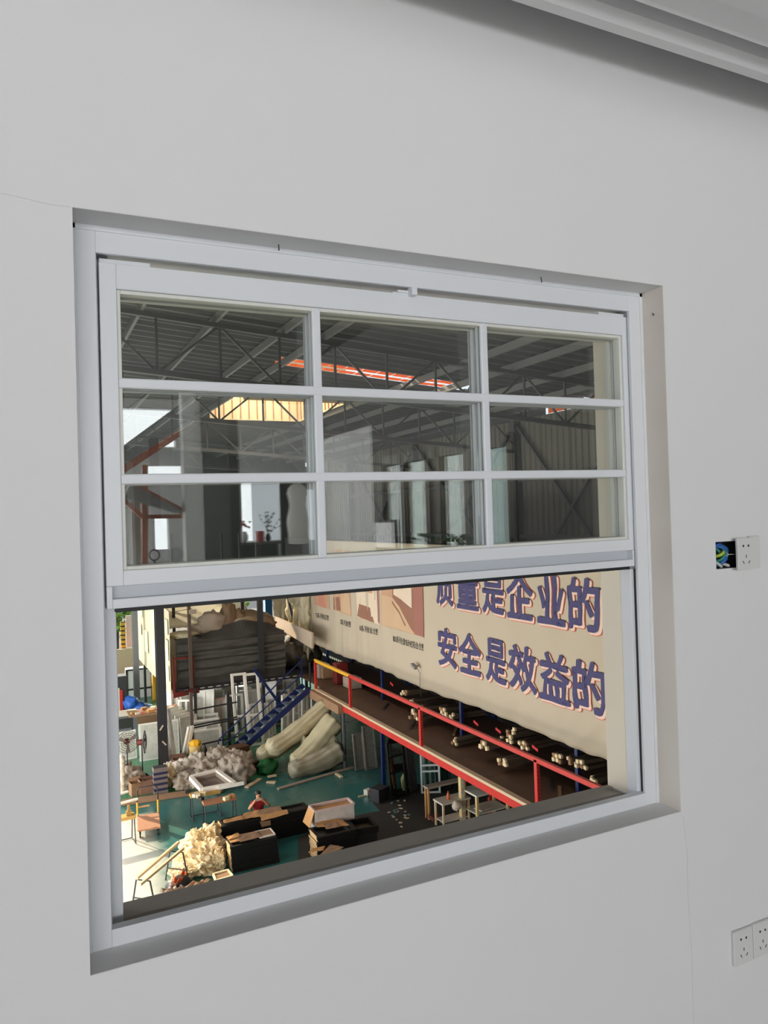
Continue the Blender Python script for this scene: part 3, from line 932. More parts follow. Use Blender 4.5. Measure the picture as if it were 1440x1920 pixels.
# side wall of the hall, ribbed sheet, with a slit of amber light under the eaves
M_SIDE = mat('ribbed_wall_sheet', (0.20, 0.19, 0.165), 0.7, var=0.12, scale=1.5)
mb = MB()
yy = 0.2
prof = []
while yy < HY1:
    prof += [(HX1, yy), (HX1, yy + .16), (HX1 + .04, yy + .2), (HX1 + .04, yy + .26), (HX1, yy + .3)]
    yy += .3
for (xa, ya), (xb, yb) in zip(prof[:-1], prof[1:]):
    mb.add([(xa, ya, H), (xb, yb, H), (xb, yb, 4.72), (xa, ya, 4.72)], [(0, 1, 2, 3)])
o = mb.build('wall_hall_east', M_SIDE)
so_ = o.modifiers.new('thick', 'SOLIDIFY'); so_.thickness = 0.02
struct(o)
struct(MB().ext(HX1 + .10, HX1 + .12, 0.2, 15.4, 4.70, 5.0).ext(HX1 + .10, HX1 + .12, 19.2, HY1, 4.70, 5.0).build('wall_hall_eaves', M_ROOF))
mb = MB()
for k in range(4):
    mb.ext(HX1 + .10, HX1 + .12, 15.4 + .95 * k, 16.2 + .95 * k, 4.76, 4.96)
o = mb.build('eaves_light', M_AMB)
tag(o, 'thin strip of amber light under the eaves above the ribbed side wall', 'roof light')
br = thing('wall_bracing', 'steel columns and crossed braces against the ribbed side wall', 'bracing', (HX1 - .15, 20, H))
xw = HX1 - 0.15
for yc in (7.4, 14.8, 20.6, 28.2, 35.6):
    MB().bar((xw, yc, H), (xw, yc, 4.9), 0.28, 0.2).build('column', M_TRUSS, br, off=br.location)
cs = (7.4, 14.8, 20.6, 28.2, 35.6)
for i in range(4):
    ya, yb = cs[i], cs[i + 1]
    MB().bar((xw, ya, -1.5), (xw, yb, 4.6), .09).build('brace', M_TRUSS, br, off=br.location)
    MB().bar((xw, yb, -1.5), (xw, ya, 4.6), .09).build('brace', M_TRUSS, br, off=br.location)
    MB().bar((xw, ya, 2.6), (xw, yb, 2.6), .14).build('girt', M_TRUSS, br, off=br.location)
    MB().bar((xw, ya, 0.6), (xw, yb, 0.6), .14).build('girt', M_TRUSS, br, off=br.location)
# end wall (open below), yard side (open below), with unseen gaps shaped to let light in
mb = MB().ext(4.6, HX1, HY1, HY1 + .1, -2.0, 7.0).ext(HX0, 4.6, HY1, HY1 + .1, 5.6, 7.0)
struct(mb.build('wall_hall_end', M_ROOF))
mb = MB()
mb.ext(HX0 - .1, HX0, 0.2, 1.0, H, 6.45)
mb.ext(HX0 - .1, HX0, 1.0, 6.0, H, -0.6).ext(HX0 - .1, HX0, 1.0, 12.0, 3.3, 6.45)
mb.ext(HX0 - .1, HX0, 6.0, 12.0, -3.0, -0.6)
mb.ext(HX0 - .1, HX0, 12.0, 20.0, -3.0, 6.45)
mb.ext(HX0 - .1, HX0, 20.0, 33.0, 2.3, 6.45)
mb.ext(HX0 - .1, HX0, 33.0, HY1, -4.6, 6.45)
struct(mb.build('wall_hall_west', M_SIDE))
# yard beyond
M_CONC = mat('yard_concrete', (0.2, 0.19, 0.18), 0.85, var=0.1, scale=0.6)
struct(MB().ext(-60, 60, HY1, 150, H - .3, H - .01).ext(-60, -14, 0.2, HY1, H - .3, H - .01).build('ground_yard', M_CONC))
bd = thing('factory_building', 'pale factory building across the yard beyond the hall end', 'building', (8, 92, H))
MB().ext(-40, 50, 90, 96, H, 4).build('wall', mat('pale_render', S(232, 224, 214), 0.8, var=.05), bd, off=bd.location)
for k in range(14):
    MB().ext(-16 + 4 * k, -13.6 + 4 * k, 89.9, 90.0, -4.6, -2.6).build('window', mat('blue_glass', S(110, 140, 170), 0.2), bd, off=bd.location)
def tree(x, y, h, r, label, n=420):
    t = thing('tree', label, 'tree', (x, y, H), group=None)
    MB().tube([(0, 0, 0), (0.1, 0, h * .5), (0, .1, h * .8)], [.22, .16, .06], 8).build('trunk', mat('bark', S(90, 74, 58), .9), t)
    lv = MB()
    for j in range(n):
        d = Vector((random.gauss(0, 1), random.gauss(0, 1), random.gauss(0, 1))).normalized() * r * random.random() ** .4
        lv.box(Vector((d.x, d.y, h * .72 + d.z * .75)), (.42, .28, .03), rot=Euler((random.uniform(-.9, .9), random.uniform(-.9, .9), random.random() * 6)).to_matrix())
    lv.build('foliage', mat('leaf_green', S(120, 160, 60), .6, var=.45, scale=1.5), t)
p = onY(232, 1150, 54)
tree(p.x - .6, 54, p.z - H + 1.0, 2.3, 'leafy green tree across the yard above the striped gate post')
p = onY(420, 1120, 66)
tree(p.x, 66, p.z - H + 1.2, 2.6, 'leafy green tree beyond the hall end above the plastic sheeting')

# ================================================================== MEZZANINE DECK, its railing, and the banner over it
DZ = -5.0
DX = 9.92
dk = thing('mezzanine_deck', 'long worn plywood deck along the hall with a red edge beam and railing', 'mezzanine', (DX, 18, DZ))
L = dk.location
Y0, Y1 = 5.0, 25.9
MB().ext(DX + .3, 15.6, Y1 + .004, 28.6, DZ - .06, DZ - .012).build('deck_board', M_DECK, dk, off=L)
for k in range(9):
    ya, yb = Y0 + (Y1 - Y0) / 9 * k, Y0 + (Y1 - Y0) / 9 * (k + 1)
    MB().ext(DX + .12, 15.6, ya + .004, yb - .004, DZ - .06, DZ - .012).build('deck_board', M_DECK, dk, off=L)
MB().ext(DX - .03, DX + .12, Y0, Y1, DZ - .07, DZ).build('edge_timber', mat('edge_timber', S(206, 182, 152), .7, var=.14, scale=3, stretch=(4, .4, 4)), dk, off=L)['label'] = 'pale timber edge strip'
MB().ext(DX - .02, DX + .04, Y0, Y1, DZ - .26, DZ - .072).build('edge_beam', M_REDP, dk, off=L)['label'] = 'red steel edge beam'
RZ = -3.93
posts = [25.75, 22.4, 17.35, 12.05, 7.2]
for y in posts:
    ps = MB().ext(DX - .02, DX + .06, y - .05, y + .05, DZ - .07, RZ).build('rail_post', M_REDP, dk, off=L)
    h = MB()
    for k in range(12):
        h.box((DX + .02, y - .051, DZ + .1 + k * .08), (.03, .004, .03))
    o = h.build('slot_row', M_DARKSLOT, ps, off=L)
MB().bar((DX + .02, 25.8, RZ), (DX + .02, 22.4, RZ), .08, .1).build('top_rail', M_YELP, dk, off=L)['label'] = 'yellow top rail section'
MB().bar((DX + .02, 22.4, RZ), (DX + .02, 5.0, RZ), .08, .1).build('top_rail', M_REDP, dk, off=L)['label'] = 'red top rail'
for (px, py, m_, w) in ((720, 1478, M_BLUEP, .11), (646, 1440, M_STEELG, .07), (635, 1400, M_STEELD, .12)):
    p = fl(px, py)
    if px == 635:
        p = Vector((10.25, 23.9, H))
    MB().box((p.x, p.y, (H + DZ - .27) / 2), (w, w, DZ - .27 - H)).build('support_post', m_, dk, off=L)
for y in (10.5,):
    MB().box((10.25, y, (H + DZ - .27) / 2), (.11, .11, DZ - .27 - H)).build('support_post', M_BLUEP, dk, off=L)
for z in (-5.75, -6.9):
    MB().bar((9.98, 23.2, z), (12.4, 23.5, z + .03), .05).build('cross_rail', M_STEELG, dk, off=L)
MB().bar((9.97, 23.0, DZ - .2), (9.97, 25.9, DZ - .2), .5, .3).build('end_panel', M_CARDD, dk, off=L)

# banner: one long cloth on the rack front
XB = 11.2
KB = XB / 11.4
def bY(y): return -1.37 + (y + 1.37) * KB
def bZ(z): return 1.45 + (z - 1.45) * KB
BY0, BY1, BZ0, BZ1 = bY(11.05), bY(29.95), bZ(-4.02), bZ(0.55)
def bdisp(y, z):
    v = (BZ1 - z) / (BZ1 - BZ0)
    d = 0.075 * nz(y * 0.55, z * 0.22, 1.0) + 0.035 * nz(y * 1.7 + z * 0.35, z * 0.25, 4.0) * (0.4 + v)
    far = min(1, max(0, (y - bY(19.0)) / 4))
    d += far * 0.08 * nz(y * 2.4, z * 0.18, 9.0)
    near = min(1, max(0, (bY(16) - y) / 3))
    s = (y + z * 1.2)
    d += near * 0.085 * nz(s * 1.9, (z - y) * 0.12, 14.0) * (0.35 + v)
    return d
def hem(y):
    return BZ0 + 0.03 * sin(y * 0.9) + 0.05 * nz(y * 1.3, 7.0)
bn = thing('banner', 'huge pale banner along the hall with blue Chinese slogans and room pictures', 'banner', (XB, 20, BZ0))
LB = bn.location
ny_, nz_ = 220, 46
mb = MB()
for j in range(nz_ + 1):
    for i in range(ny_ + 1):
        y = BY0 + (BY1 - BY0) * i / ny_
        z = hem(y) + (BZ1 - hem(y)) * j / nz_
        mb.v.append(Vector((XB + bdisp(y, z), y, z)))
for j in range(nz_):
    for i in range(ny_):
        q = j * (ny_ + 1) + i
        mb.f.append((q, q + 1, q + ny_ + 2, q + ny_ + 1))
cl = mb.build('cloth', mat('banner_cloth', (0.53, 0.45, 0.345), 0.7, var=0.05, scale=1.2), bn, smooth=True, off=LB)
md = cl.modifiers.new('thick', 'SOLIDIFY'); md.thickness = 0.004; md.offset = 1.0
def conform(bm, layer, name, m, parent=bn, cut=0.09):
    """Cut a flat mesh (y, z in the banner's plane) finely and lay it on the cloth's folds."""
    ys = [v.co.y for v in bm.verts]
    zs = [v.co.z for v in bm.verts]
    for ax, lo, hi in ((1, min(ys), max(ys)), (2, min(zs), max(zs))):
        c = lo + cut
        while c < hi:
            co = Vector((0, c, 0)) if ax == 1 else Vector((0, 0, c))
            no = Vector((0, 1, 0)) if ax == 1 else Vector((0, 0, 1))
            bmesh.ops.bisect_plane(bm, geom=bm.verts[:] + bm.edges[:] + bm.faces[:], plane_co=co, plane_no=no)
            c += cut
    for v in bm.verts:
        v.co.x = XB + bdisp(v.co.y, v.co.z) - layer
        v.co -= LB
    bmesh.ops.recalc_face_normals(bm, faces=bm.faces)
    me = bpy.data.meshes.new(name)
    bm.to_mesh(me)
    bm.free()
    me.materials.append(m)
    o = bpy.data.objects.new(name, me)
    COL.objects.link(o)
    o.parent = parent
    return o
def glyph(ch, offset):
    cu = bpy.data.curves.new('glyph', 'FONT')
    cu.body = ch
    cu.offset = offset
    cu.resolution_u = 3
    ob = bpy.data.objects.new('glyph', cu)
    COL.objects.link(ob)
    me = ob.evaluated_get(bpy.context.evaluated_depsgraph_get()).to_mesh()
    vs = [(v.co.x, v.co.y) for v in me.vertices]
    fs = [tuple(p.vertices) for p in me.polygons]
    ob.evaluated_get(bpy.context.evaluated_depsgraph_get()).to_mesh_clear()
    bpy.data.objects.remove(ob)
    bpy.data.curves.remove(cu)
    return vs, fs
def lettering(ch, ya, yb, z0, z1, layers, name, grow=0.0):
    """One character filling the box ya (its left edge, larger y) .. yb, z0 .. z1."""
    base, _ = glyph(ch, 0.0)
    bx0, bx1 = min(v[0] for v in base), max(v[0] for v in base)
    by0, by1 = min(v[1] for v in base), max(v[1] for v in base)
    first = None
    for (off, dy, dz, layer, m) in layers:
        bm = bmesh.new()
        vs, fs = glyph(ch, 0.0)
        for q in range(8):                            # bold: the strokes thickened in eight directions
            ox, oy = off * cos(q * pi / 4), off * sin(q * pi / 4)
            bv = [bm.verts.new((0.0, ya - (x - bx0) / (bx1 - bx0) * (ya - yb) - dy + ox, z0 + (y - by0) / (by1 - by0) * (z1 - z0) + dz + oy)) for x, y in vs]
            for f in fs:
                try:
                    bm.faces.new([bv[i] for i in f])
                except ValueError:
                    pass
        o = conform(bm, layer, name if first is None else 'outline', m, bn if first is None else first)
        if first is None:
            first = o
    return first
M_BLUE = mat('slogan_blue', S(68, 64, 112), 0.7, var=0.12, scale=1.5)
M_ORED = mat('slogan_red', S(206, 92, 70), 0.7, var=0.05)
M_PINK = mat('slogan_pink', S(236, 204, 190), 0.7, var=0.04)
LAY = [(0.030, 0, 0, 0.044, M_BLUE), (0.040, 0.06, -0.045, 0.026, M_PINK), (0.056, 0.062, -0.048, 0.013, M_ORED)]
cells2 = [(18.70, 17.68), (17.49, 16.43), (16.12, 15.13), (14.95, 13.89), (13.70, 12.62), (12.45, 11.47)]
cells1 = [(18.72, 17.75), (17.50, 16.45), (16.20, 15.17), (14.98, 13.95), (13.72, 12.70), (12.50, 11.50)]
for ch, (a, b) in zip('安全是效益的', cells2):
    lettering(ch, bY(a), bY(b), bZ(-3.08), bZ(-1.96), LAY, 'lettering')
for ch, (a, b) in zip('质量是企业的', cells1):
    lettering(ch, bY(a), bY(b), bZ(-1.24), bZ(-0.09), LAY, 'lettering')
M_CAP = mat('caption_ink', S(74, 62, 58), 0.7)
def caption(txt, a, b, z):
    y = bY(a)
    n = len(txt)
    w = (bY(a) - bY(b))
    wd = [0.5 if c.isdigit() else 1.0 for c in txt]
    u = w / sum(wd)
    bm = bmesh.new()
    for c, q in zip(txt, wd):
        vs, fs = glyph(c, 0.012)
        x0 = min(v[0] for v in vs); x1 = max(v[0] for v in vs)
        bv = [bm.verts.new((0, y - (vx - x0) / (x1 - x0) * u * q * .82, bZ(z) + vy * .24)) for vx, vy in vs]
        for f in fs:
            try:
                bm.faces.new([bv[i] for i in f])
            except ValueError:
                pass
        y -= u * q
    conform(bm, 0.016, 'caption', M_CAP, bn, 0.3)
caption('75系列推拉窗', 29.35, 28.0, -2.78)
caption('55系列推窗', 26.75, 25.6, -2.78)
caption('80系列推拉全窗', 24.7, 23.2, -2.78)
caption('120系列全景电动封阳台全窗', 21.9, 19.65, -2.82)
def poly(pts, layer, name, m, parent=bn):
    bm = bmesh.new()
    bm.faces.new([bm.verts.new((0, bY(y), bZ(z))) for y, z in pts])
    return conform(bm, layer, name, m, parent, 0.3)
PT = lambda n, c: mat(n, S(*c), 0.65, var=0.10, scale=1.5)
T1, T2, T3, T4, T5, T6, T7 = PT('pic_tan', (196, 154, 126)), PT('pic_floor', (206, 172, 140)), PT('pic_brown', (150, 104, 84)), PT('pic_wine', (160, 104, 92)), PT('pic_pale', (224, 204, 184)), PT('pic_sky', (182, 176, 184)), PT('pic_rose', (204, 134, 114))
p4_ = poly([(22.66, -2.38), (19.62, -2.40), (19.62, .2), (22.66, .2)], 0.008, 'picture', T1)
poly([(22.6, -2.36), (20.2, -2.38), (21.85, -1.32), (22.6, -1.30)], 0.015, 'picture_floor', T2, p4_)
poly([(21.85, -1.32), (20.2, -2.38), (20.2, -0.9), (21.85, -0.75)], 0.015, 'picture_bench', T3, p4_)
poly([(21.75, -1.22), (20.35, -1.55), (20.35, -0.9), (21.75, -0.72)], 0.022, 'picture_window', T5, p4_)
poly([(21.75, -.62), (20.35, -.7), (20.35, .1), (21.75, .1)], 0.022, 'picture_sky', T6, p4_)
poly([(20.2, -2.38), (19.62, -2.40), (19.62, .2), (20.2, .2)], 0.022, 'picture_wall', T4, p4_)
poly([(21.9, -1.5), (20.9, -2.2), (20.85, -2.15), (21.85, -1.45)], 0.022, 'picture_bench', T3, p4_)
p3_ = poly([(24.9, -2.3), (22.9, -2.42), (22.9, .2), (24.9, .2)], 0.008, 'picture', T5)
poly([(24.9, -2.27), (23.5, -2.38), (23.75, -1.85), (24.65, -1.78)], 0.015, 'picture_table', T3, p3_)
poly([(24.3, -1.3), (23.55, -1.32), (23.55, .1), (24.3, .1)], 0.015, 'picture_cabinet', T1, p3_)
poly([(23.2, -2.3), (22.95, -2.36), (22.95, .2), (23.2, .2)], 0.015, 'picture_curtain', T4, p3_)
p2_ = poly([(27.3, -2.28), (25.55, -2.36), (25.55, .2), (27.3, .2)], 0.008, 'picture', T1)
poly([(26.6, -2.25), (25.6, -2.33), (25.6, -1.6), (26.4, -.9)], 0.015, 'picture_floor', T2, p2_)
poly([(27.3, -2.26), (26.6, -2.25), (26.65, -1.7), (27.3, -1.75)], 0.015, 'picture_bed', T3, p2_)
p1_ = poly([(29.5, -2.25), (27.9, -2.32), (27.9, .2), (29.5, .2)], 0.008, 'picture', T1)
poly([(29.0, -2.25), (28.3, -2.3), (28.5, -1.7), (28.95, -1.6)], 0.015, 'picture_chair', T7, p1_)
poly([(29.5, -1.2), (28.0, -1.35), (28.0, -1.15), (29.5, -1.0)], 0.015, 'picture_beam', mat('pic_yellow', S(214, 176, 96), .6), p1_)
# camera hanging on the banner
c = onX(777, 1250, XB - 0.18)
sc_ = thing('security_camera', 'small pale security camera fixed low on the banner', 'camera', c)
MB().bar((0, 0.14, 0.05), (0, -.10, -.03), .1, .1).build('body', M_STEELG, sc_, bevel=.01)
MB().bar((.0, .02, 0), (.16, 0, .02), .05, .05).build('bracket', mat('pale_bracket', S(190, 184, 172), .5), sc_)
MB().bar((0, 0.16, 0.075), (0, -.12, -.02), .14, .012).build('hood', mat('pale_bracket', S(190, 184, 172), .5), sc_)
mb = MB().tube([(.05, -.06, -.03), (.08, -.2, -.16), (.06, -.22, -.5), (.1, -.2, -.9)], .008, 6)
mb.build('cable', M_STEELD, sc_)

# rack behind the banner: blue uprights, shelf beams
rk = thing('storage_rack', 'long blue storage rack standing on the deck behind the banner', 'rack', (11.4, 18, DZ))
LR = rk.location
for y in (28.1, 22.8, 17.48, 12.41, 7.3):
    for x in (11.36, 12.5):
        up = MB().box((x, y, (DZ + .5) / 2), (.09, .10, .5 - DZ)).build('upright', M_BLUEP, rk, off=LR)
    MB().bar((11.36, y, DZ + 1.4), (12.5, y, DZ + .3), .04).build('brace', M_BLUEP, rk, off=LR)
for z in (-4.72, -3.4):
    for x in (11.36, 12.5):
        MB().bar((x, 7.3, z), (x, 28.1, z), .05, .11).build('shelf_beam', M_STEELD, rk, off=LR)
    MB().ext(11.38, 12.48, 7.3, 28.1, z + .055, z + .075).build('shelf_board', M_DECK, rk, off=LR)
MB().ext(12.9, 12.94, 5.0, 38.0, DZ, .5).build('shade_backing', mat('rack_shade', (.03, .03, .03), .9), rk, off=LR)  # dark backing added for the shade behind the rack
# bundles of profiles poking out of the rack, one by one
M_END = mat('profile_end', S(226, 206, 168), .5, var=.18, scale=12)
M_PROF = mat('profile_shaded', S(78, 66, 54), .6, var=.3, scale=6)  # rack shade put into the body colour, only the ends look lit
bl = [(757, 1298, 5, .10), (777, 1313, 6, .09), (792, 1326, 5, .08), (835, 1332, 9, .11), (850, 1342, 5, .08), (776, 1338, 7, .11), (936, 1385, 4, .08), (959, 1376, 10, .10), (984, 1393, 6, .10), (1047, 1416, 6, .10), (1072, 1424, 5, .09), (1089, 1432, 5, .10), (1116, 1456, 3, .10), (853, 1392, 5, .09), (905, 1396, 5, .12), (946, 1425, 6, .10)]
for k, (px, py, n, s) in enumerate(bl):
    c = onX(px, py, XB + .02)
    deck = c.z < -4.72
    if deck:
        c = onX(px, py, XB - .45)
        c.z = max(c.z, DZ + .14)
    t = thing('profile_bundle', ('bundle of pale profiles lying on the deck, ' if deck else 'bundle of pale profile ends on the rack shelf, ') + '%s from the stairs' % ORD[rank([b for b in bl if (onX(b[0], b[1], XB + .02).z < -4.72) == deck], [b for b in bl if (onX(b[0], b[1], XB + .02).z < -4.72) == deck].index(bl[k]))], 'profile bundle', (c.x, c.y, c.z), group='bundles of profiles in the rack')
    for i in range(n):
        col_, row = i % 3, i // 3
        y = (col_ - 1) * s * 1.05 + random.uniform(-.02, .02)
        z = (row - (n // 3) / 2) * s * 1.05 + random.uniform(-.01, .01)
        x = random.uniform(-.12, .05)
        rt = Euler((random.uniform(-.3, .3), random.uniform(-.04, .04), random.uniform(-.06, .06))).to_matrix()
        b = MB().box((x + .6, y, z), (1.2, s * .92, s * .88), rot=rt).build('profile', M_PROF, t)
        MB().box(Vector((x + .6, y, z)) + rt @ Vector((-.60, 0, 0)), (.07, s * .95, s * .91), rot=rt).build('lit_end', M_END if random.random() < .75 else M_CARDD, b, bevel=.006, seg=1)
for k, (px, py) in enumerate(((735, 1283), (893, 1356), (935, 1370), (1004, 1403), (1148, 1460))):
    c = onX(px, py, XB - .02)
    o = MB().bar((c.x, c.y + .13, c.z + .03), (c.x - .02, c.y - .13, c.z - .02), .02, .07).build('red_tag', mat('red_cloth', S(190, 40, 44), .6), bevel=.004)
    tag(o, 'small red warning flag tied to the rack, %s from the stairs' % ORD[k], 'flag', 'red flags on the rack')
# boxes at the far end of the deck
for k, (px, py, w, h, m_) in enumerate(((604, 1262, .6, .55, M_BAGG), (612, 1272, .5, .4, M_CARDD), (638, 1258, .4, .8, mat('dull_red_drum', S(110, 30, 28), .5)), (660, 1262, .7, .4, M_BAGG))):
    c = onX(px, py, 10.9 + .1 * k)
    o = MB().box((c.x, c.y, DZ + h / 2), (.5, w, h)).build('crate', m_, bevel=.02)
    tag(o, ['grey sacking bale at the far end of the deck', 'dull cardboard box at the far end of the deck', 'upright red drum at the far end of the deck', 'low grey sack lying under the banner edge on the deck'][k], 'box')
# litter lying on the deck
for k, (px, py) in enumerate(((720, 1325), (745, 1305), (770, 1360), (850, 1372), (1030, 1470), (1045, 1488))):
    c = onZ(px, py, DZ)
    o = MB().bar((c.x - .2, c.y - .35, DZ + .02), (c.x + .3, c.y + .3, DZ + .02), .08, .03).build('offcut', M_CARDD if k % 2 else M_STEELD)
    tag(o, 'offcut strip lying on the plywood deck, %s from the stairs end' % ORD[k], 'offcut', 'offcuts on the deck')

# ------------------------------------------------------------------ blue stairs up to the deck
st = thing('staircase', 'dark blue open steel staircase climbing from the workshop floor to the deck', 'stairs', (6.6, 26.2, H))
LS = st.location
yn, yf = 25.85, 26.6
def spt(t, y): return Vector((6.45 + (9.75 - 6.45) * t, y, H + (DZ - H) * t))
for y in (yn, yf):
    MB().bar(spt(-.0, y), spt(1, y), .05, .20).build('stringer', M_BLUEP, st, off=LS)
for k in range(11):
    p = spt((k + .6) / 11.4, (yn + yf) / 2)
    MB().box(p + Vector((0, 0, .02)), (.24, yf - yn - .04, .03)).build('tread', mat('tread_steel', S(110, 122, 140), .45, .3, var=.2), st, off=LS)
hz = Vector((0, 0, 1.0))
MB().tube([spt(-.03, yf) + Vector((0, 0, .1)), spt(-.03, yf) + hz * .75, spt(1.0, yf) + hz, spt(1.0, yf) + hz * 1.0 + Vector((-.35, 0, .18))], .028, 8).build('handrail', M_BLUEP, st, off=LS)
MB().tube([spt(-.0, yf) + hz * .38, spt(1.0, yf) + hz * .45], .024, 8).build('mid_rail', M_BLUEP, st, off=LS)
for t in (.02, .5, .98):
    MB().bar(spt(t, yf), spt(t, yf) + hz * .98, .04).build('baluster', M_BLUEP, st, off=LS)
MB().bar(spt(1, yn), spt(1, yn) + hz, .05).build('baluster', M_STEELD, st, off=LS)
MB().bar(spt(.72, yf + .3), spt(.52, yf + .3) + Vector((-.3, 0, 1.9)), .1).build('diagonal_strut', M_BLUEP, st, off=LS)

# ------------------------------------------------------------------ far platform with sheeted goods
pl = thing('storage_platform', 'steel storage platform at the far end with a red guard frame', 'mezzanine', (7.9, 29, DZ))
LP = pl.location
PX0, PX1, PY0, PY1 = 5.12, 12.7, 28.7, 38.5
MB().ext(PX0, PX1, PY0, PY1, DZ - .05, DZ).build('deck', M_STEELD, pl, off=LP)
mb = MB().bar((PX0, PY0, DZ - .08), (PX1, PY0, DZ - .08), .06, .14)
mb.build('front_beam', M_STEELD, pl, off=LP)
mb = MB()
for k in range(18):
    mb.box((PX0 + .5 + k * .32, PY0 - .035, DZ - .06), (.17, .01, .035))
mb.build('slot_row', mat('slot_pale', S(190, 186, 176), .5), pl, off=LP)  # pale slots along the front beam
mb = MB()
mb.bar((PX0 + .05, PY0 - .05, DZ - .3), (PX0 + .05, PY0 - .05, DZ + 1.25), .08)
mb.bar((PX0 + .05, PY0 - .05, DZ + 1.2), (PX0 + .8, PY0 - .05, DZ + 1.2), .07).bar((PX0 + .8, PY0 - .05, DZ - .2), (PX0 + .8, PY0 - .05, DZ + 1.2), .07)
mb.bar((PX0 + .05, PY0 - .05, DZ - .2), (PX0 + 1.0, PY0 - .05, DZ - .12), .1, .2)
mb.build('guard_frame', mat('dark_red_paint', S(104, 26, 22), .5), pl, off=LP)['label'] = 'dark red guard frame at the platform corner'
for (x, y) in ((5.95, PY0 - .1), (PX0 + .9, PY0 + 1.2), (8.72, PY0 - .06), (10.6, PY0), (5.3, 37.5), (10.6, 37.5)):
    MB().bar((x, y, H), (x, y, DZ), .11).build('leg', M_STEELD, pl, off=LP)
MB().bar((5.95, PY0 - .1, DZ - .35), (PX0 + .3, PY0 - .1, DZ + .0), .05).build('brace', M_STEELD, pl, off=LP)
for (px, pyb, pyt, yy, w) in ((359, 1300, 1136, PY0 - .12, .12), (492, 1290, 1000, PY0 - .1, .2), (455, 1170, 1000, 31.5, .14), (327, 1205, 1000, 32.5, .12), (419, 1130, 1000, 36, .1)):
    a = onY(px, pyb, yy)
    b = onY(px, pyt, yy)
    MB().bar((a.x, yy, DZ), (a.x, yy, b.z), w).build('upright', M_STEELD if px != 359 else mat('brown_steel', S(86, 70, 62), .5), pl, off=LP)
b = onY(361, 1147, PY0 - .2)
MB().box((b.x, PY0 - .22, b.z), (.28, .1, .16)).build('post_cap', M_BAGG, pl, off=LP)
a = onY(315, 1150, PY0)
MB().tube([(PX0, PY0, a.z + .02), (b.x, PY0 - .1, b.z + .12)], .012, 6).build('wire', M_STEELD, pl, off=LP)
# printed screen along the platform's open side
sn = thing('printed_screen', 'tall pale printed screen along the open side of the far platform', 'screen', (PX0 - .06, 33, DZ))
o = sheet([(PX0 - .06, PY0, DZ - .17), (PX0 - .06, PY1, DZ - .17), (PX0 - .06, PY1, -1.2), (PX0 - .06, PY0, -1.95)], 40, 8, lambda u, v: (.02 * nz(u * 9, v * 2), 0, 0), .01).build('panel_sheet', mat('screen_print', S(238, 226, 198), .6, var=.06, scale=.6, trans=.35), sn, off=sn.location)
def scr(y0, y1, z0, z1, c, nm):
    MB().ext(PX0 - .105, PX0 - .095, y0, y1, z0, z1).build(nm, mat(nm + '_ink', S(*c), .6, var=.15, scale=2), sn, off=sn.location)
for k, (y0, y1, z0, z1, c) in enumerate(((28.85, 29.5, -4.7, -4.1, (206, 214, 176)), (28.85, 29.5, -3.9, -3.1, (214, 204, 194)), (28.85, 29.5, -2.9, -2.3, (226, 196, 176)), (30.6, 31.4, -4.6, -3.9, (196, 200, 180)), (31.8, 33.0, -4.5, -3.5, (190, 214, 186)), (31.8, 32.8, -2.8, -2.1, (206, 164, 134)), (34.2, 35.4, -4.4, -3.4, (170, 214, 204)), (36.2, 36.8, -3.8, -3.3, (100, 110, 116)), (35.6, 37.6, -2.9, -2.3, (196, 206, 206)))):
    scr(y0, y1, z0, z1, c, 'print_panel')
# sheeted stack: long crates under covers coloured dark for their backlit shade, bright plastic over the top
gs = thing('sheeted_stack', 'long stack of goods under shaded covers filling the far platform', 'goods stack', (7.3, 29.6, DZ))
mb = MB()
nx_, nzz = 40, 12
for j, (y, zt) in enumerate(((28.85, 0), (28.85, 1), (29.4, 1), (31.2, 1), (31.2, 0))):
    for i in range(nx_ + 1):
        u = i / nx_
        x = 5.32 + (9.75 - 5.32) * u
        top = DZ + 1.86 + .5 * max(0, 1 - ((u - .62) / .36) ** 2) * (1 if j in (2,) else .0) + .12 * nz(u * 5, j)
        z = top if zt else DZ
        mb.v.append(Vector((x, y + .06 * nz(u * 6, j * 2 + 3), z)))
for j in range(4):
    for i in range(nx_):
        q = j * (nx_ + 1) + i
        mb.f.append((q, q + 1, q + nx_ + 2, q + nx_ + 1))
mb.f.append(tuple(j * (nx_ + 1) for j in range(5)))
mb.f.append(tuple(j * (nx_ + 1) + nx_ for j in range(4, -1, -1)))
o = mb.build('cover', mat('shaded_cover', (.05, .048, .043), .45, var=.35, scale=1.5, bump=.5, bscale=3, stretch=(.5, 1, 3)), gs, off=gs.location)  # backlit shade of the covers put into this dark colour
for k, z in enumerate((.35, .72, 1.05, 1.42)):
    sheet([(5.34, 28.78, DZ + z), (9.75, 28.76, DZ + z + .04), (9.75, 28.78, DZ + z + .30), (5.34, 28.8, DZ + z + .28)], 30, 3, lambda u, v, k=k: (0, .04 * nz(u * 7, v * 2, k), .05 * nz(u * 5, k)), .01).build('crate_band', mat('cover_band', (.07, .067, .06), .4, var=.3, scale=2), gs, off=gs.location)
hp = blob((3.0, 1.7, .85), 5, .22, 1.3, 4).xf(lambda v: v + Vector((8.3, 30.25, DZ + 1.86)))
o = hp.build('plastic_heap', mat('brownish_film', S(140, 122, 96), .35, var=.25, scale=3, bump=.5, bscale=5), smooth=True)
tag(o, 'rounded heap under brownish film on top of the dark sheeted stack', 'sheeted heap')
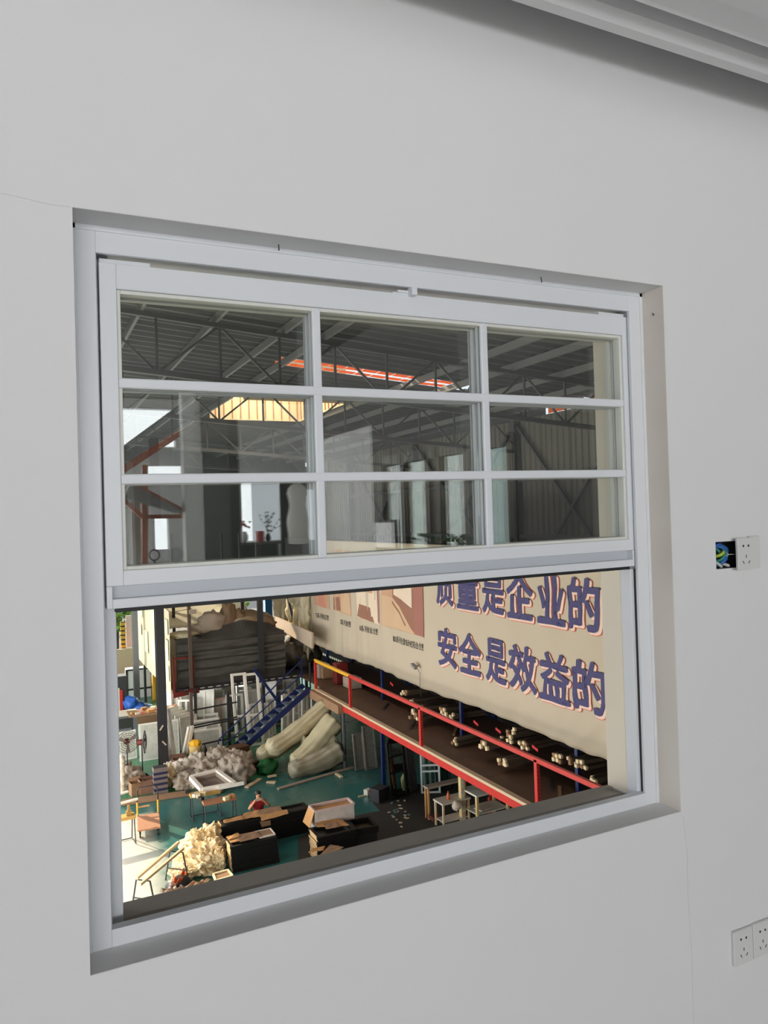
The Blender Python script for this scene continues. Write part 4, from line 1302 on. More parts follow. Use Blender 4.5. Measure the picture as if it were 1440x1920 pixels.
sh = sheet([(5.2, 31.35, -2.95), (9.3, 31.7, -3.0), (10.4, 38.4, -2.35), (5.2, 38.4, -1.75)], 36, 24, lambda u, v: (0, 0, .22 * nz(u * 5 + v * 2, v * 3, 2) + .10 * nz(u * 14 + v * 4, v * 5, 5)), .01)
o = sh.build('plastic_sheet', mat('bright_film', S(248, 242, 228), .3, var=.12, scale=3, bump=.4, bscale=6, trans=.65), smooth=True)
tag(o, 'bright crumpled plastic sheet spread behind the dark stack on the far platform', 'plastic sheet')
o = MB().ext(5.3, 10.6, 31.6, 37.3, DZ, DZ + .6).build('goods_pallet', M_BAGG)
tag(o, 'pallet of wrapped goods hidden under the bright plastic sheet', 'goods stack')
for k, (px, py, s, m_) in enumerate(((342, 1196, 1.1, M_PLAST), (398, 1165, 1.3, M_BAGG), (428, 1152, .7, mat('tan_sack', S(120, 96, 74), .7, var=.2)), (448, 1160, .6, mat('tan_sack', (0, 0, 0))), (375, 1180, 1.0, M_BAGG), (500, 1166, .8, mat('tan_sack', (0, 0, 0))))):
    c = onY(px, py, 29.7 if px != 342 else 29.3)
    o = blob((s, s * .8, max(.3, (c.z - DZ - 1.88) * 1.7 + .1)), 20 + k, .3, 2.4, 3, ridge=.3).xf(lambda v: v + Vector((c.x, c.y, DZ + 1.88))).build('sack', m_, smooth=True)
    tag(o, 'rounded sack on top of the sheeted stack, %s from the printed screen' % ['first', 'third', 'fourth', 'fifth', 'second', 'last'][k], 'sack', 'sacks on the sheeted stack')
# rear corner: sacks along the rack end
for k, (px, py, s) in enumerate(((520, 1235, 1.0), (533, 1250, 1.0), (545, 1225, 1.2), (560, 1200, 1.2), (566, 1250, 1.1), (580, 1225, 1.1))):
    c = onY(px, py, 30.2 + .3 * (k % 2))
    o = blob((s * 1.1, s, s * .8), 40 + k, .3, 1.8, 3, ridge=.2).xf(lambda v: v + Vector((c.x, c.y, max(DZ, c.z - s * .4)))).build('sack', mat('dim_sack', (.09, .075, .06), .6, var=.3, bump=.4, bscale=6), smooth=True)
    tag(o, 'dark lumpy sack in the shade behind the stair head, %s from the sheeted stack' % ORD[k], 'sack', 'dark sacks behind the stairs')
a, b = onY(518, 1163, 33.0), onY(588, 1202, 33.0)
o = MB().slab([onX(519, 1156, 10.5), onX(519, 1174, 10.5), onX(588, 1216, 10.5), onX(588, 1186, 10.5)], .08).build('white_board', mat('dusty_board', S(196, 176, 156), .6, var=.1), None)
tag(o, 'long dusty pale board below the hanging white plastic rolls', 'board')
# white plastic rolls bunched upright on the end of the rack
for k, (px, py, hgt, w) in enumerate(((528, 1130, 2.6, .75), (541, 1135, 2.4, .7), (549, 1110, 2.4, .7), (553, 1140, 2.5, .7), (563, 1150, 2.3, .8), (566, 1115, 2.4, .8), (575, 1150, 2.6, .7), (580, 1180, 1.3, .6))):
    c = onX(px, py, 11.1 + .1 * (k % 3))
    o = blob((w, w * 1.1, hgt), 60 + k, .45, 3.4, 4, flat=False, ridge=.5).xf(lambda v: v + Vector((c.x, c.y, c.z - hgt * .55))).build('plastic_roll', mat('white_film', S(234, 226, 200), .35, var=.1, scale=4, bump=.6, bscale=8, trans=.45), smooth=True)
    tag(o, 'crumpled roll of white film bunched beyond the banner, %s from the pale timber post' % ORD[k], 'plastic roll', 'white film rolls by the banner')
o = MB().bar(onX(519, 1100, 11.0), onX(519, 1165, 11.0), .18).build('timber_post', M_TIMBER)
tag(o, 'pale timber post at the end of the white film rolls', 'post')
o = MB().bar(onX(537, 1108, 10.8), onX(548, 1160, 10.8), .09).build('steel_strut', M_STEELD)
tag(o, 'slanting dark steel strut in front of the white film rolls', 'strut')
# hall columns
for (px, pyb, w, lab, yy) in ((307, 1444, .30, 'dark steel column rising in front of the printed screen', None), (262, 1390, .26, 'grey steel column nearer the open yard, beside the striped gate post', 36.0)):
    p = fl(px, pyb) if yy is None else Vector((onY(255, 1250, yy).x, yy, H))
    t = thing('steel_column', lab, 'column', (p.x, p.y, H))
    m_ = M_STEELD if yy is None else M_STEELG
    hh = roofz(p.x) - H - 1.4
    MB().box((0, -w / 2, hh / 2), (w, .02, hh)).box((0, w / 2, hh / 2), (w, .02, hh)).box((0, 0, hh / 2), (.02, w, hh)).build('shaft', m_, t)
    MB().box((0, 0, .012), (w + .14, w + .14, .024)).build('base_plate', m_, t)
    if yy is None:
        for (z, a) in ((1.55, .6), (1.0, -.7)):
            MB().box((.02 if a < 0 else -.06, -w / 2 - .02, z), (.05, .015, .2), rot=Matrix.Rotation(a, 3, 'Y')).build('white_tag', M_BAG, t)
p = onY(502, 1135, 41.5)
o = MB().bar((p.x, 41.5, H), (p.x, 41.5, -2.0), .42).build('blue_post', mat('bright_blue', S(52, 100, 170), .5))
tag(o, 'stout blue post at the open hall end above the plastic sheet', 'post')

# ================================================================== ON THE WORKSHOP FLOOR
def ring(w, h, t, d):
    """A rectangular frame standing in x-z, w x h, bar width t, depth d."""
    mb = MB()
    mb.ext(-w / 2, -w / 2 + t, -d / 2, d / 2, 0, h).ext(w / 2 - t, w / 2, -d / 2, d / 2, 0, h)
    mb.ext(-w / 2 + t, w / 2 - t, -d / 2, d / 2, 0, t).ext(-w / 2 + t, w / 2 - t, -d / 2, d / 2, h - t, h)
    return mb
def frame(label, p, w, h, rz=0.0, tilt=0.0, t=.09, d=.07, bars=(), m=None, pane=None, group=None, name='sash_unit', roll=0.0):
    o = thing(name, label, 'window frame', p, (tilt, roll, rz), group)
    m = m or M_WHITEF
    f = ring(w, h, t, d)
    fo = f.build('frame', m, o, bevel=.006, seg=1)
    for kind, a in bars:
        b = MB()
        if kind == 'h':
            b.ext(-w / 2 + t, w / 2 - t, -d / 2 + .008, d / 2 - .008, a * h - t * .45, a * h + t * .45)
        else:
            b.ext(a * w - w / 2 - t * .45, a * w - w / 2 + t * .45, -d / 2 + .008, d / 2 - .008, t, h - t)
        b.build('bar', m, o)
    if pane is not None:
        MB().ext(-w / 2 + t, w / 2 - t, -.006, .006, t, h - t).build('pane', pane, o)
    return o
PF = M_FILM
# frames in front of the printed screen and round the dark column
for k, (px, py, w, h, tilt, rz) in enumerate(((241, 1424, .62, 1.05, -.10, .1), (300, 1422, 1.45, 1.35, -.10, -.02))):
    p = fl(px, py)
    t = thing('wrapped_stack', ['narrow', 'wide'][k] + ' upright stack of panes wrapped in clear film by the dark column', 'wrapped stack', p, (tilt, 0, rz))
    for i in range(4):
        ring(w - .02 * i, h - .03 * i, .07, .05).xf(lambda v, i=i: v + Vector((0, .06 * i, 0))).build('frame', M_WHITEF if i == 0 else M_FILM, t)
    MB().ext(-w / 2 + .05, w / 2 - .05, -.03, .0, .05, h - .05).build('film', PF, t, bevel=.02)
p = fl(238, 1396)
t = thing('workbench', 'pale cabinet bench behind the narrow wrapped stack', 'workbench', p + Vector((0, .6, 0)))
MB().box((0, 0, 1.12), (1.0, .8, .07)).build('bench_top', M_BAG, t)
MB().box((0, .1, .54), (.95, .6, 1.08)).build('body', M_STEELG, t)
MB().box((-.05, -.21, .75), (.6, .02, .4)).build('opening', M_DARKSLOT, t)
p = fl(292, 1398)
t = thing('sorting_table', 'table of small boxes and scraps behind the wide wrapped stack', 'table', p + Vector((.1, .9, 0)))
MB().box((0, 0, 1.16), (2.0, 1.0, .06)).build('table_top', M_CARDD, t)
for sx in (-.9, .9):
    for sy in (-.4, .4):
        MB().box((sx, sy, .56), (.06, .06, 1.13)).build('leg', M_STEELD, t)
tp = t.location
for k in range(11):
    x, y = random.uniform(-.85, .85), random.uniform(-.35, .35)
    s = random.uniform(.10, .24)
    x = -.85 + .17 * k
    o = MB().box((tp.x + x, tp.y + y, H + 1.19 + s * .25), (s * 1.1, s, s * .5), rz=random.random() * 3).build('scrap_box', [M_CARD, M_BAG, mat('pink_scrap', S(214, 140, 120), .6), M_CARDD][k % 4])
    tag(o, 'small scrap box on the sorting table, %s along from the yard side' % ORD[k], 'box', 'scraps on the sorting table')
# leaning bundles of wrapped profiles
def lean_bundle(label, a, b, w, n, m, name='wrapped_profiles'):
    t = thing(name, label, 'profile bundle', a)
    for i in range(n):
        dx = Vector(((i - (n - 1) / 2) * w, random.uniform(-.04, .04), 0))
        MB().bar(dx + Vector((0, 0, .05)), b - a + dx * .8, w * .95, w * .8).build('profile', m, t, bevel=.01, seg=1)
    return t
a, b = fl(326, 1441), onY(312, 1330, 27.3)
lean_bundle('three film wrapped profiles leaning on the dark column', a, b, .10, 3, M_FILM)
a, b = fl(314, 1440), onY(309, 1404, 26.6)
lean_bundle('short wrapped profiles leaning low against the dark column foot', a + Vector((.12, -.1, 0)), b, .13, 2, M_BAG)
a, b = fl(345, 1432), onY(358, 1362, 26.2)
lean_bundle('white wrapped profiles leaning beside the brown rack post', a, b, .13, 2, M_WHITEF)
# stack of grey wrapped frames
for k in range(5):
    p = fl(352, 1410) + Vector((-.38 + .13 * k, .25 * (4 - k) + .1, 0))
    frame('grey film wrapped frame between the dark column and the brown post, %s from the column' % ORD[k], p, .75, 1.5 - .04 * k, .25 + .03 * k, -.10, .08, .06, pane=PF, m=M_FILM, group='wrapped frames by the brown post')
# A-frame storage rack with arms
p = fl(362, 1432)
t = thing('arm_rack', 'brown arm rack with dark horizontal arms holding white frames', 'rack', p)
MB().box((0, 0, 1.3), (.11, .11, 2.6)).build('upright', mat('brown_steel', S(86, 70, 62), .5), t)
MB().bar((0, 0, .06), (1.6, 1.0, .06), .1).build('foot', M_STEELD, t)
for z in (.62, 1.28, 1.36, 1.92):
    MB().bar((0, .05, z), (1.75, .30, z + .02), .05).build('arm', M_STEELD, t)
MB().box((1.6, 1.0, 1.1), (.1, .1, 2.2)).build('upright', M_STEELD, t)
for k in range(4):
    p = fl(392, 1418) + Vector((.06 * k, .42 * k + .25, 0))
    frame('wide low white frame standing in the arm rack, %s from the front' % ORD[k], p, 1.12, .95 + .08 * k, -.05, -.08, .08, .07, bars=(('v', .5),) if k % 2 else (), pane=PF, group='low white frames in the arm rack')
for k in range(5):
    p = fl(405, 1404) + Vector((-.5 + .32 * k, 2.6 + .16 * (k % 2), 0))
    frame('upright white frame behind the arm rack, %s from the brown post' % ORD[k], p, .62, 1.65, .15, -.08, .08, .07, bars=(('h', .6),), pane=PF, group='upright frames behind the arm rack')
# tall pale frames leaning left of the stairs
for k, (px, py, tx, ty) in enumerate(((458, 1402, 447, 1262), (482, 1398, 470, 1262))):
    b_, t_ = fl(px, py), onY(tx, ty, 28.2)
    v = t_ - b_
    frame(['tall pale frame leaning towards the platform, nearer the arm rack', 'tall pale frame leaning towards the platform, nearer the stairs'][k], b_, .62, v.length, 0, -atan2(v.y, v.z), .10, .09, bars=(('h', .42),), m=M_WHITEF, roll=atan2(v.x, v.z) * .8)
for k in range(6):
    p = fl(476 + 9 * k, 1396 - 2 * k) + Vector((0, .2 + .25 * (k % 3), 0))
    frame('narrow white frame behind the stairs, %s from the tall leaning frames' % ORD[k], p, .34, 1.35 + .1 * (k % 2), .2, -.12, .07, .07, bars=(('h', .5),), pane=PF if k % 2 else None, group='narrow frames behind the stairs')
# rows under the platform
k = 0
for row, (y, n) in enumerate(((29.6, 8), (31.2, 8), (33.0, 9))):
    for i in range(n):
        x = 5.75 + .68 * i + random.uniform(-.06, .06) + .15 * row
        w = random.uniform(.5, .85)
        h = random.uniform(1.35, 2.0)
        frame('film wrapped frame in the %s row under the platform, %s from its yard end' % (['front', 'middle', 'rear'][row], ORD[i]), (x, y + random.uniform(-.15, .15), H), w, h, random.uniform(-.75, .05), -random.uniform(.06, .16), .09, .08,
              bars=random.choice([(('h', .6),), (('v', .5),), (('h', .35), ('h', .7)), ()]), m=[M_WHITEF, M_WHITEF, M_PINKF, M_WHITEF, M_FILM][(i + row) % 5], pane=PF if (i + row) % 3 else None, group='wrapped frames under the platform')
        k += 1
# frames right of the stairs, leaning on the deck end
for k, (px, py, tx, ty, w, n) in enumerate(((535, 1388, 548, 1318, .42, 2), (556, 1384, 570, 1312, .40, 3), (572, 1380, 590, 1312, .40, 3), (590, 1378, 611, 1320, .40, 3), (606, 1374, 622, 1322, .36, 2))):
    b_, t_ = fl(px, py), onY(tx, ty, 25.6)
    for i in range(n):
        q = b_ + Vector((.13 * i, .11 * i, 0))
        v = t_ - b_
        frame('wrapped frame leaning beyond the stairs, cluster %s, %s from its front' % (['nearest the stairs', 'second', 'third', 'fourth', 'nearest the grey post'][k], ORD[i]), q, w, max(1.2, min(1.75, v.length)), .5, -.18, .10, .09, bars=(('h', .55),), m=M_WHITEF if i == 0 else M_FILM, pane=PF, group='frames leaning by the stairs', roll=.24)
# long bagged foam rolls
def roll_(label, near, far, r0, r1, m, k, group='bagged rolls'):
    N = 26
    pts, rs = [], []
    NA = 40
    for i in range(N):
        u = i / (N - 1)
        p = near.lerp(far, u)
        p.z += -.10 * sin(pi * u)
        pts.append(p)
        r = r0 * (1 - u) + r1 * u
        if i == 0: r *= .55
        elif i == 1: r *= .92
        rs.append(r * (1 + .14 * nz(u * 5, k)))
    mb = MB().tube(pts, rs, NA, fn=lambda i, q: 1 + .20 * nz(4 * cos(q * .157), 4 * sin(q * .157) + k, i * .05) - .16 * abs(nz(9 * cos(q * .157), 9 * sin(q * .157), k + i * .09)) + (.4 * nz(q * .9, i * 2.3, k) if i < 3 else 0))
    o = mb.build('bagged_roll', m, smooth=True)
    return tag(o, label, 'plastic roll', group)
def at_floor(px, py, r):
    p = onZ(px, py, H + r)
    return p
n1 = onY(503, 1408, 24.0); f1 = Vector((9.85, 24.6, -5.45))
roll_('long bagged roll with a bright tied end, the uppermost of the pile', n1, f1, .30, .34, M_PLAST, 1)
n2 = onY(486, 1418, 24.3); f2 = Vector((9.6, 25.4, -6.2))
roll_('bagged roll ending beside the upper one, nearest the stairs', n2, f2, .30, .32, M_PLAST, 2)
n3 = onY(548, 1432, 23.5); f3 = Vector((9.85, 23.75, -5.75))
roll_('bagged roll sloping across the middle of the pile', n3, f3, .26, .42, M_PLAST, 3)
n4 = Vector((7.95, 23.15, H + .28)); f4 = Vector((9.8, 23.5, H + .55))
roll_('bagged roll lying on the floor at the front of the pile', n4, f4, .27, .5, mat('greyed_plastic', S(170, 164, 142), .35, var=.25, scale=3, bump=.6, bscale=7, trans=.15), 4)
roll_('slack bagged roll at the back of the pile by the grey post', Vector((8.7, 23.9, H + .55)), Vector((9.85, 23.8, -6.3)), .5, .45, mat('greyed_plastic', (0, 0, 0)), 5)
p = fl(505, 1452)
o = blob((.75, .6, .5), 77, .3, 2.2, 3, ridge=.3).xf(lambda v: v + p + Vector((0, .2, 0))).build('green_bag', mat('green_net', S(40, 120, 66), .5, var=.3, scale=6, bump=.5, bscale=10), smooth=True)
tag(o, 'green plastic sack crushed under the bagged rolls', 'sack')
# planks on the floor
for k, (a, b, w) in enumerate((((521, 1481), (662, 1440), .14), ((462, 1478), (488, 1462), .16), ((500, 1468), (517, 1469), .12), ((502, 1461), (518, 1458), .12), ((630, 1452), (641, 1459), .1))):
    A, B = fl(*a), fl(*b)
    o = MB().bar(A + Vector((0, 0, .03 + (.05 if k == 3 else 0))), B + Vector((0, 0, .03 + (.05 if k == 3 else 0))), w, .05).build('plank', M_TIMBER if k else M_BAGG, bevel=.004, seg=1)
    tag(o, ['long grey plank on the teal floor before the bagged rolls', 'short board on the floor beside the white sacks', 'stub of board on the floor under the rolls', 'stub of board laid over another under the rolls', 'small offcut beside the long grey plank'][k], 'plank')
A, B = fl(228, 1507), fl(358, 1488)
o = MB().bar(A + Vector((0, 0, .03)), B + Vector((0, 0, .03)), .45, .05).build('floor_board', M_CARDD, bevel=.004)
tag(o, 'wide dull board lying along the edge of the green floor', 'plank')
# ------------------------------------------------------------------ rubbish heap: sacks, boxes, bucket
sk = [(350, 1462, .9, .55, 1), (372, 1455, .8, .6, 1), (392, 1470, .9, .6, 0), (415, 1455, .9, .7, 0), (432, 1470, .9, .7, 0), (452, 1472, .9, .75, 0), (440, 1448, .7, .6, 1), (462, 1452, .7, .6, 0), (385, 1482, .9, .5, 0), (405, 1488, .8, .45, 0), (352, 1482, .8, .45, 0), (334, 1470, .6, .5, 1), (420, 1432, .6, .45, 1), (400, 1440, .7, .5, 1), (372, 1432, .5, .4, 1), (445, 1428, .55, .4, 1), (240, 1482, 1.0, .6, 0), (230, 1470, .8, .5, 0), (322, 1452, .5, .3, 1)]
for k, (px, py, s, h, w) in enumerate(sk):
    p = fl(px, py)
    o = blob((s, s * .9, h * 1.25), 100 + k, .45, 2.3, 4, ridge=.34).xf(lambda v: v + p + Vector((0, .25, 0))).build('sack', M_BAG if w else M_BAGG, smooth=True)
    tag(o, ('white' if w else 'grey') + ' crumpled sack in the rubbish heap, %s of its colour from the yard side' % ORD[rank([q for q in sk if q[4] == w], [q for q in sk if q[4] == w].index(sk[k]))], 'sack', 'sacks in the rubbish heap')
def carton(label, px, py, w, d, h, rz, m=M_CARDD, lift=0.0, flaps=True, name='carton'):
    p = fl(px, py)
    t = thing(name, label, 'box', p + Vector((0, d / 2, lift)), (0, 0, rz))
    mb = MB()
    mb.ext(-w / 2, w / 2, -d / 2, -d / 2 + .012, 0, h).ext(-w / 2, w / 2, d / 2 - .012, d / 2, 0, h)
    mb.ext(-w / 2, -w / 2 + .012, -d / 2 + .012, d / 2 - .012, 0, h).ext(w / 2 - .012, w / 2, -d / 2 + .012, d / 2 - .012, 0, h)
    mb.ext(-w / 2 + .012, w / 2 - .012, -d / 2 + .012, d / 2 - .012, 0, .012)
    mb.build('carton_body', m, t)
    if flaps:
        for s in (-1, 1):
            MB().box((0, s * (d / 2 + .07), h + .03), (w, .16, .01), rot=Matrix.Rotation(s * .4, 3, 'X')).build('flap', m, t)
    return t
carton('open brown carton in the rubbish heap in front of the yellow bucket', 340, 1447, .5, .4, .42, .1, mat('brown_carton', S(140, 104, 86), .85))
carton('low brown carton at the near edge of the rubbish heap', 258, 1492, .42, .35, .40, .15)
carton('wide brown carton beside the low one in the rubbish heap', 282, 1488, .65, .4, .45, .1, mat('brown_carton', S(140, 104, 86), .85), flaps=False)
carton('flattened carton leaning behind the handle of the platform cart', 268, 1473, .4, .3, .3, .2, M_STEELD, flaps=False)
p = fl(303, 1490)
t = thing('striped_carton', 'tall dark blue and white striped carton behind the platform cart', 'box', p + Vector((0, .2, 0)))
MB().ext(-.22, .22, -.15, .15, 0, .85).build('carton_body', mat('grey_card', S(126, 112, 110), .8), t)
for z in (.16, .34, .52, .68):
    MB().ext(-.221, .221, -.152, .152, z - .05, z + .03).build('stripe', mat('navy_ink', S(34, 36, 70), .7), t)
MB().ext(-.2, .2, -.14, .14, .85, .86).build('dark_top', M_DARKSLOT, t)
p = fl(366, 1440) + Vector((.05, .1, 0))
t = thing('bucket', 'yellow ribbed bucket with bright rag standing in the rubbish heap', 'bucket', p)
mb = MB().lathe([(.20, .35), (.23, .78), (.24, .80), (.22, .80), (.18, .40)], n=22)
mb.build('bucket_body', mat('cream_yellow', S(232, 200, 130), .5, var=.1), t, smooth=True)
blob((.42, .38, .28), 8, .4, 2.5, 3, ridge=.3).xf(lambda v: v + Vector((0, 0, .72))).build('rag', mat('bright_yellow', S(236, 178, 30), .6), t, smooth=True)
blob((.5, .45, .4), 9, .3, 2, 3).build('sack_under', M_BAG, t, smooth=True)
p = fl(386, 1440)
o = MB().lathe([(.08, 0), (.10, .1), (.09, .45), (.03, .55), (.03, .62)], p + Vector((0, .1, .2)), 14).build('black_bottle', M_BLACK, smooth=True)
tag(o, 'black bottle shaped can beside the yellow bucket', 'can')
p = fl(316, 1478)
o = blob((.55, .4, .75), 31, .45, 3.2, 4, ridge=.45).xf(lambda v: v + p + Vector((0, .2, 0))).build('straw_bundle', M_PAPER, smooth=True)
tag(o, 'spiky bundle of pale straw packing beside the striped carton', 'packing')
for k, (px, py) in enumerate(((300, 1466), (296, 1472), (306, 1462))):
    p = fl(px, py)
    o = blob((.5, .35, .25), 36 + k, .5, 2.6, 3, ridge=.3).xf(lambda v: v + p).build('packing_paper', M_PAPER, smooth=True)
    tag(o, 'scrap of kraft paper on the green floor behind the striped carton, %s' % ['nearest', 'middle', 'rearmost'][k].replace('nearest', 'front'), 'paper', 'kraft scraps on the green floor')
for k, (px, py, w) in enumerate(((455, 1440, .75), (452, 1432, .6), (470, 1448, .6), (463, 1458, .5))):
    p = fl(px, py)
    o = MB().box(p + Vector((0, .2, .16 + (.3 if k == 1 else 0))), (w, .5, .3), rz=.2 * k).build('crate', mat('dark_wood', S(98, 66, 44), .7, var=.2), bevel=.01)
    tag(o, 'dark brown crate at the foot of the stairs, %s from the steps' % ORD[k], 'crate', 'crates by the stair foot')
# ------------------------------------------------------------------ two standing fans
def fan(label, p, yaw, hgt=1.35):
    t = thing('standing_fan', label, 'fan', p, (0, 0, yaw))
    MB().lathe([(.24, 0), (.24, .03), (.05, .06)], n=16).build('base', M_STEELD, t, smooth=True)
    MB().tube([(0, 0, .05), (0, 0, hgt - .1)], .022, 8).build('pole', M_STEELD, t)
    MB().tube([(0, .15, hgt), (0, -.02, hgt)], [.09, .11], 12).build('motor', mat('motor_red', S(110, 44, 36), .5), t)
    g = MB()
    for k in range(1, 6):
        r = .075 * k
        for s in (-1, 1):
            yy = -.10 + s * .06 * (1 - (r / .40) ** 2)
            g.tube([(r * cos(a), yy, hgt + r * sin(a)) for a in [2 * pi * j / 28 for j in range(28)]], .0045 if k < 5 else .008, 5, closed=True)
    for j in range(18):
        a = 2 * pi * j / 18
        g.tube([(.08 * cos(a), -.155, hgt + .08 * sin(a)), (.375 * cos(a), -.10, hgt + .375 * sin(a))], .0035, 4)
    g.build('guard', M_STEELD, t)
    for k in range(3):
        a0 = 2 * pi * k / 3 + .5
        b = MB().slab([(0.04 * cos(a0), -.11, hgt + .04 * sin(a0)), (.34 * cos(a0 - .25), -.13, hgt + .34 * sin(a0 - .25)), (.36 * cos(a0 + .25), -.08, hgt + .36 * sin(a0 + .25)), (.06 * cos(a0 + .5), -.09, hgt + .06 * sin(a0 + .5))], .006)
        b.build('blade', mat('blade_grey', S(150, 140, 132), .4), t)
    return t
fan('standing fan facing the window, the nearer to the yard of two', fl(240, 1464), .15)
fan('standing fan turned side on beside the dark column', fl(268, 1466), 1.35)
# ------------------------------------------------------------------ platform cart
p = fl(278, 1556)
c0 = Vector((3.06, 21.25, H))
t = thing('platform_cart', 'flat platform cart with a brown deck and a hooped handle', 'cart', c0, (0, 0, -.12))
MB().box((0, -.02, .22), (.62, 1.15, .04)).build('deck', mat('brown_deck', S(168, 120, 90), .6, var=.12), t, bevel=.008)
MB().tube([(-.29, .54, .22), (-.29, .56, .95), (-.22, .565, 1.05), (.22, .565, 1.05), (.29, .56, .95), (.29, .54, .22)], .018, 8).build('handle', M_STEELD, t, smooth=True)
for sx in (-.29, .29):
    MB().tube([(sx, .54, .25), (sx, .555, .62)], .028, 8).build('yellow_sleeve', M_YELP, t)
MB().bar((-.29, .55, .48), (.05, .55, .48), .05, .03).build('cross_plate', M_CARD, t)
for sx in (-.24, .24):
    for sy in (-.5, .46):
        MB().tube([(sx - .02, sy, .09), (sx + .02, sy, .09)], .09, 14).build('wheel', M_BLACK, t)
        MB().box((sx, sy, .16), (.05, .05, .1)).build('caster', M_STEELD, t)
# ------------------------------------------------------------------ trestles carrying a white frame and scraps
def trestle(label, p, L_, rz, top=.72, m=M_CARD, w=.28):
    t = thing('trestle', label, 'trestle', p, (0, 0, rz))
    MB().box((0, 0, top), (L_, w, .09)).build('trestle_top', m, t, bevel=.006, seg=1)
    for sx in (-1, 1):
        mb = MB().tube([(sx * L_ * .46, -.22, .02), (sx * L_ * .46, -.12, top - .04)], .016, 6).tube([(sx * L_ * .46, .22, .02), (sx * L_ * .46, .12, top - .04)], .016, 6)
        mb.tube([(sx * L_ * .46, -.22, .03), (sx * L_ * .46, .22, .03)], .014, 6)
        mb.build('leg_frame', M_STEELD, t)
    MB().tube([(-L_ * .46, .22, .03), (L_ * .46, .22, .03)], .014, 6).build('stretcher', M_STEELD, t)
    return t
ta, tb = onZ(380, 1506, H + .72), onZ(441, 1494, H + .72)
m_ = (ta + tb) / 2
trestle('brown trestle with scraps on it in front of the white frame', (m_.x, m_.y, H), (tb - ta).length, atan2(tb.y - ta.y, tb.x - ta.x), m=mat('brown_plank', S(158, 108, 80), .7))
ta2, tb2 = onZ(356, 1492, H + .72), onZ(412, 1482, H + .72)
m2 = (ta2 + tb2) / 2
trestle('yellowish trestle under the near corner of the white frame', (m2.x, m2.y, H), (tb2 - ta2).length, atan2(tb2.y - ta2.y, tb2.x - ta2.x), m=mat('ochre_plank', S(196, 156, 84), .7))
# the white frame lying across them and a heap, tilted
Q = [onZ(358, 1458, H + .95), onZ(406, 1445, H + .98), onZ(440, 1470, H + .85), onZ(379, 1481, H + .82)]
t = thing('sash_unit', 'white window frame lying tilted across the trestles', 'window frame', sum(Q, Vector()) / 4)
cq = sum(Q, Vector()) / 4
mb = MB()
for i in range(4):
    mb.bar(Q[i], Q[(i + 1) % 4], .13, .12)
mb.build('frame', mat('bright_white_frame', S(232, 224, 214), .4, var=.03), t, bevel=.01, off=t.location)
mb = MB()
Qi = [cq + (q - cq) * .84 - Vector((0, 0, .05)) for q in Q]
for i in range(4):
    mb.bar(Qi[i], Qi[(i + 1) % 4], .05, .10)
mb.build('inner_lip', M_BAGG, t, off=t.location)
MB().slab([cq + (q - cq) * .8 - Vector((0, 0, .10)) for q in Q], .012).build('pane', mat('brownish_pane', S(120, 104, 96), .15), t, off=t.location)
o = MB().bar(Q[3] + Vector((.45, -.15, .02)), Q[2] + Vector((.25, -.12, .02)), .09, .09).build('white_profile', M_WHITEF)
tag(o, 'loose white profile lying along the near edge of the tilted frame', 'profile')
for k, (px, py, m_) in enumerate(((352, 1484, M_BLACK), (366, 1491, M_BAG), (372, 1492, M_PAPER), (377, 1497, M_BLACK), (381, 1488, M_PAPER), (424, 1497, M_PAPER), (430, 1494, M_CARD), (436, 1492, M_CARD))):
    c = onZ(px, py, H + .80)
    o = MB().box(c, (.16, .12, .10), rz=k * .7).build('scrap', m_, bevel=.01, seg=1)
    tag(o, 'small offcut on the trestles before the tilted frame, %s from the yard side' % ORD[k], 'offcut', 'offcuts on the trestles')
# bench at the edge by the window jamb
ta, tb = onZ(222, 1537, H + .7), onZ(242, 1533, H + .7)
t = trestle('narrow metal trestle with a vice beside the window jamb', ((ta.x + tb.x) / 2 - .25, (ta.y + tb.y) / 2, H), 1.1, .1, m=mat('ochre_plank', (0, 0, 0)))
c = onZ(241, 1512, H + 1.0)
o = MB().box((c.x, c.y, H + .82), (.14, .12, .12)).box((c.x, c.y, H + .95), (.06, .06, .16)).build('vice', mat('worn_brass', S(170, 130, 70), .4, .3))
tag(o, 'small worn brass coloured vice on the narrow trestle', 'vice')
A, B = onZ(224, 1507, H + 1.0), onZ(258, 1498, H + 1.0)
o = MB().bar(A, B, .07, .05).build('white_profile', M_WHITEF)
tag(o, 'loose white profile resting across the narrow trestle', 'profile')
o = MB().bar(onZ(224, 1489, H + 1.0), onZ(240, 1484, H + 1.0), .07, .05).build('white_profile', M_WHITEF)
tag(o, 'short white profile poking out past the window jamb', 'profile')
for k in range(7):
    c = onY(228, 1430 + 9 * k, 22.5)
    o = blob((.22, .2, .24), 300 + k, .4, 2.5, 2, flat=False).xf(lambda v: v + c).build('foam_knot', M_BAG, smooth=True)
    tag(o, 'knot of white foam hanging at the window jamb, %s from the top' % ORD[k], 'foam', 'foam knots by the jamb')
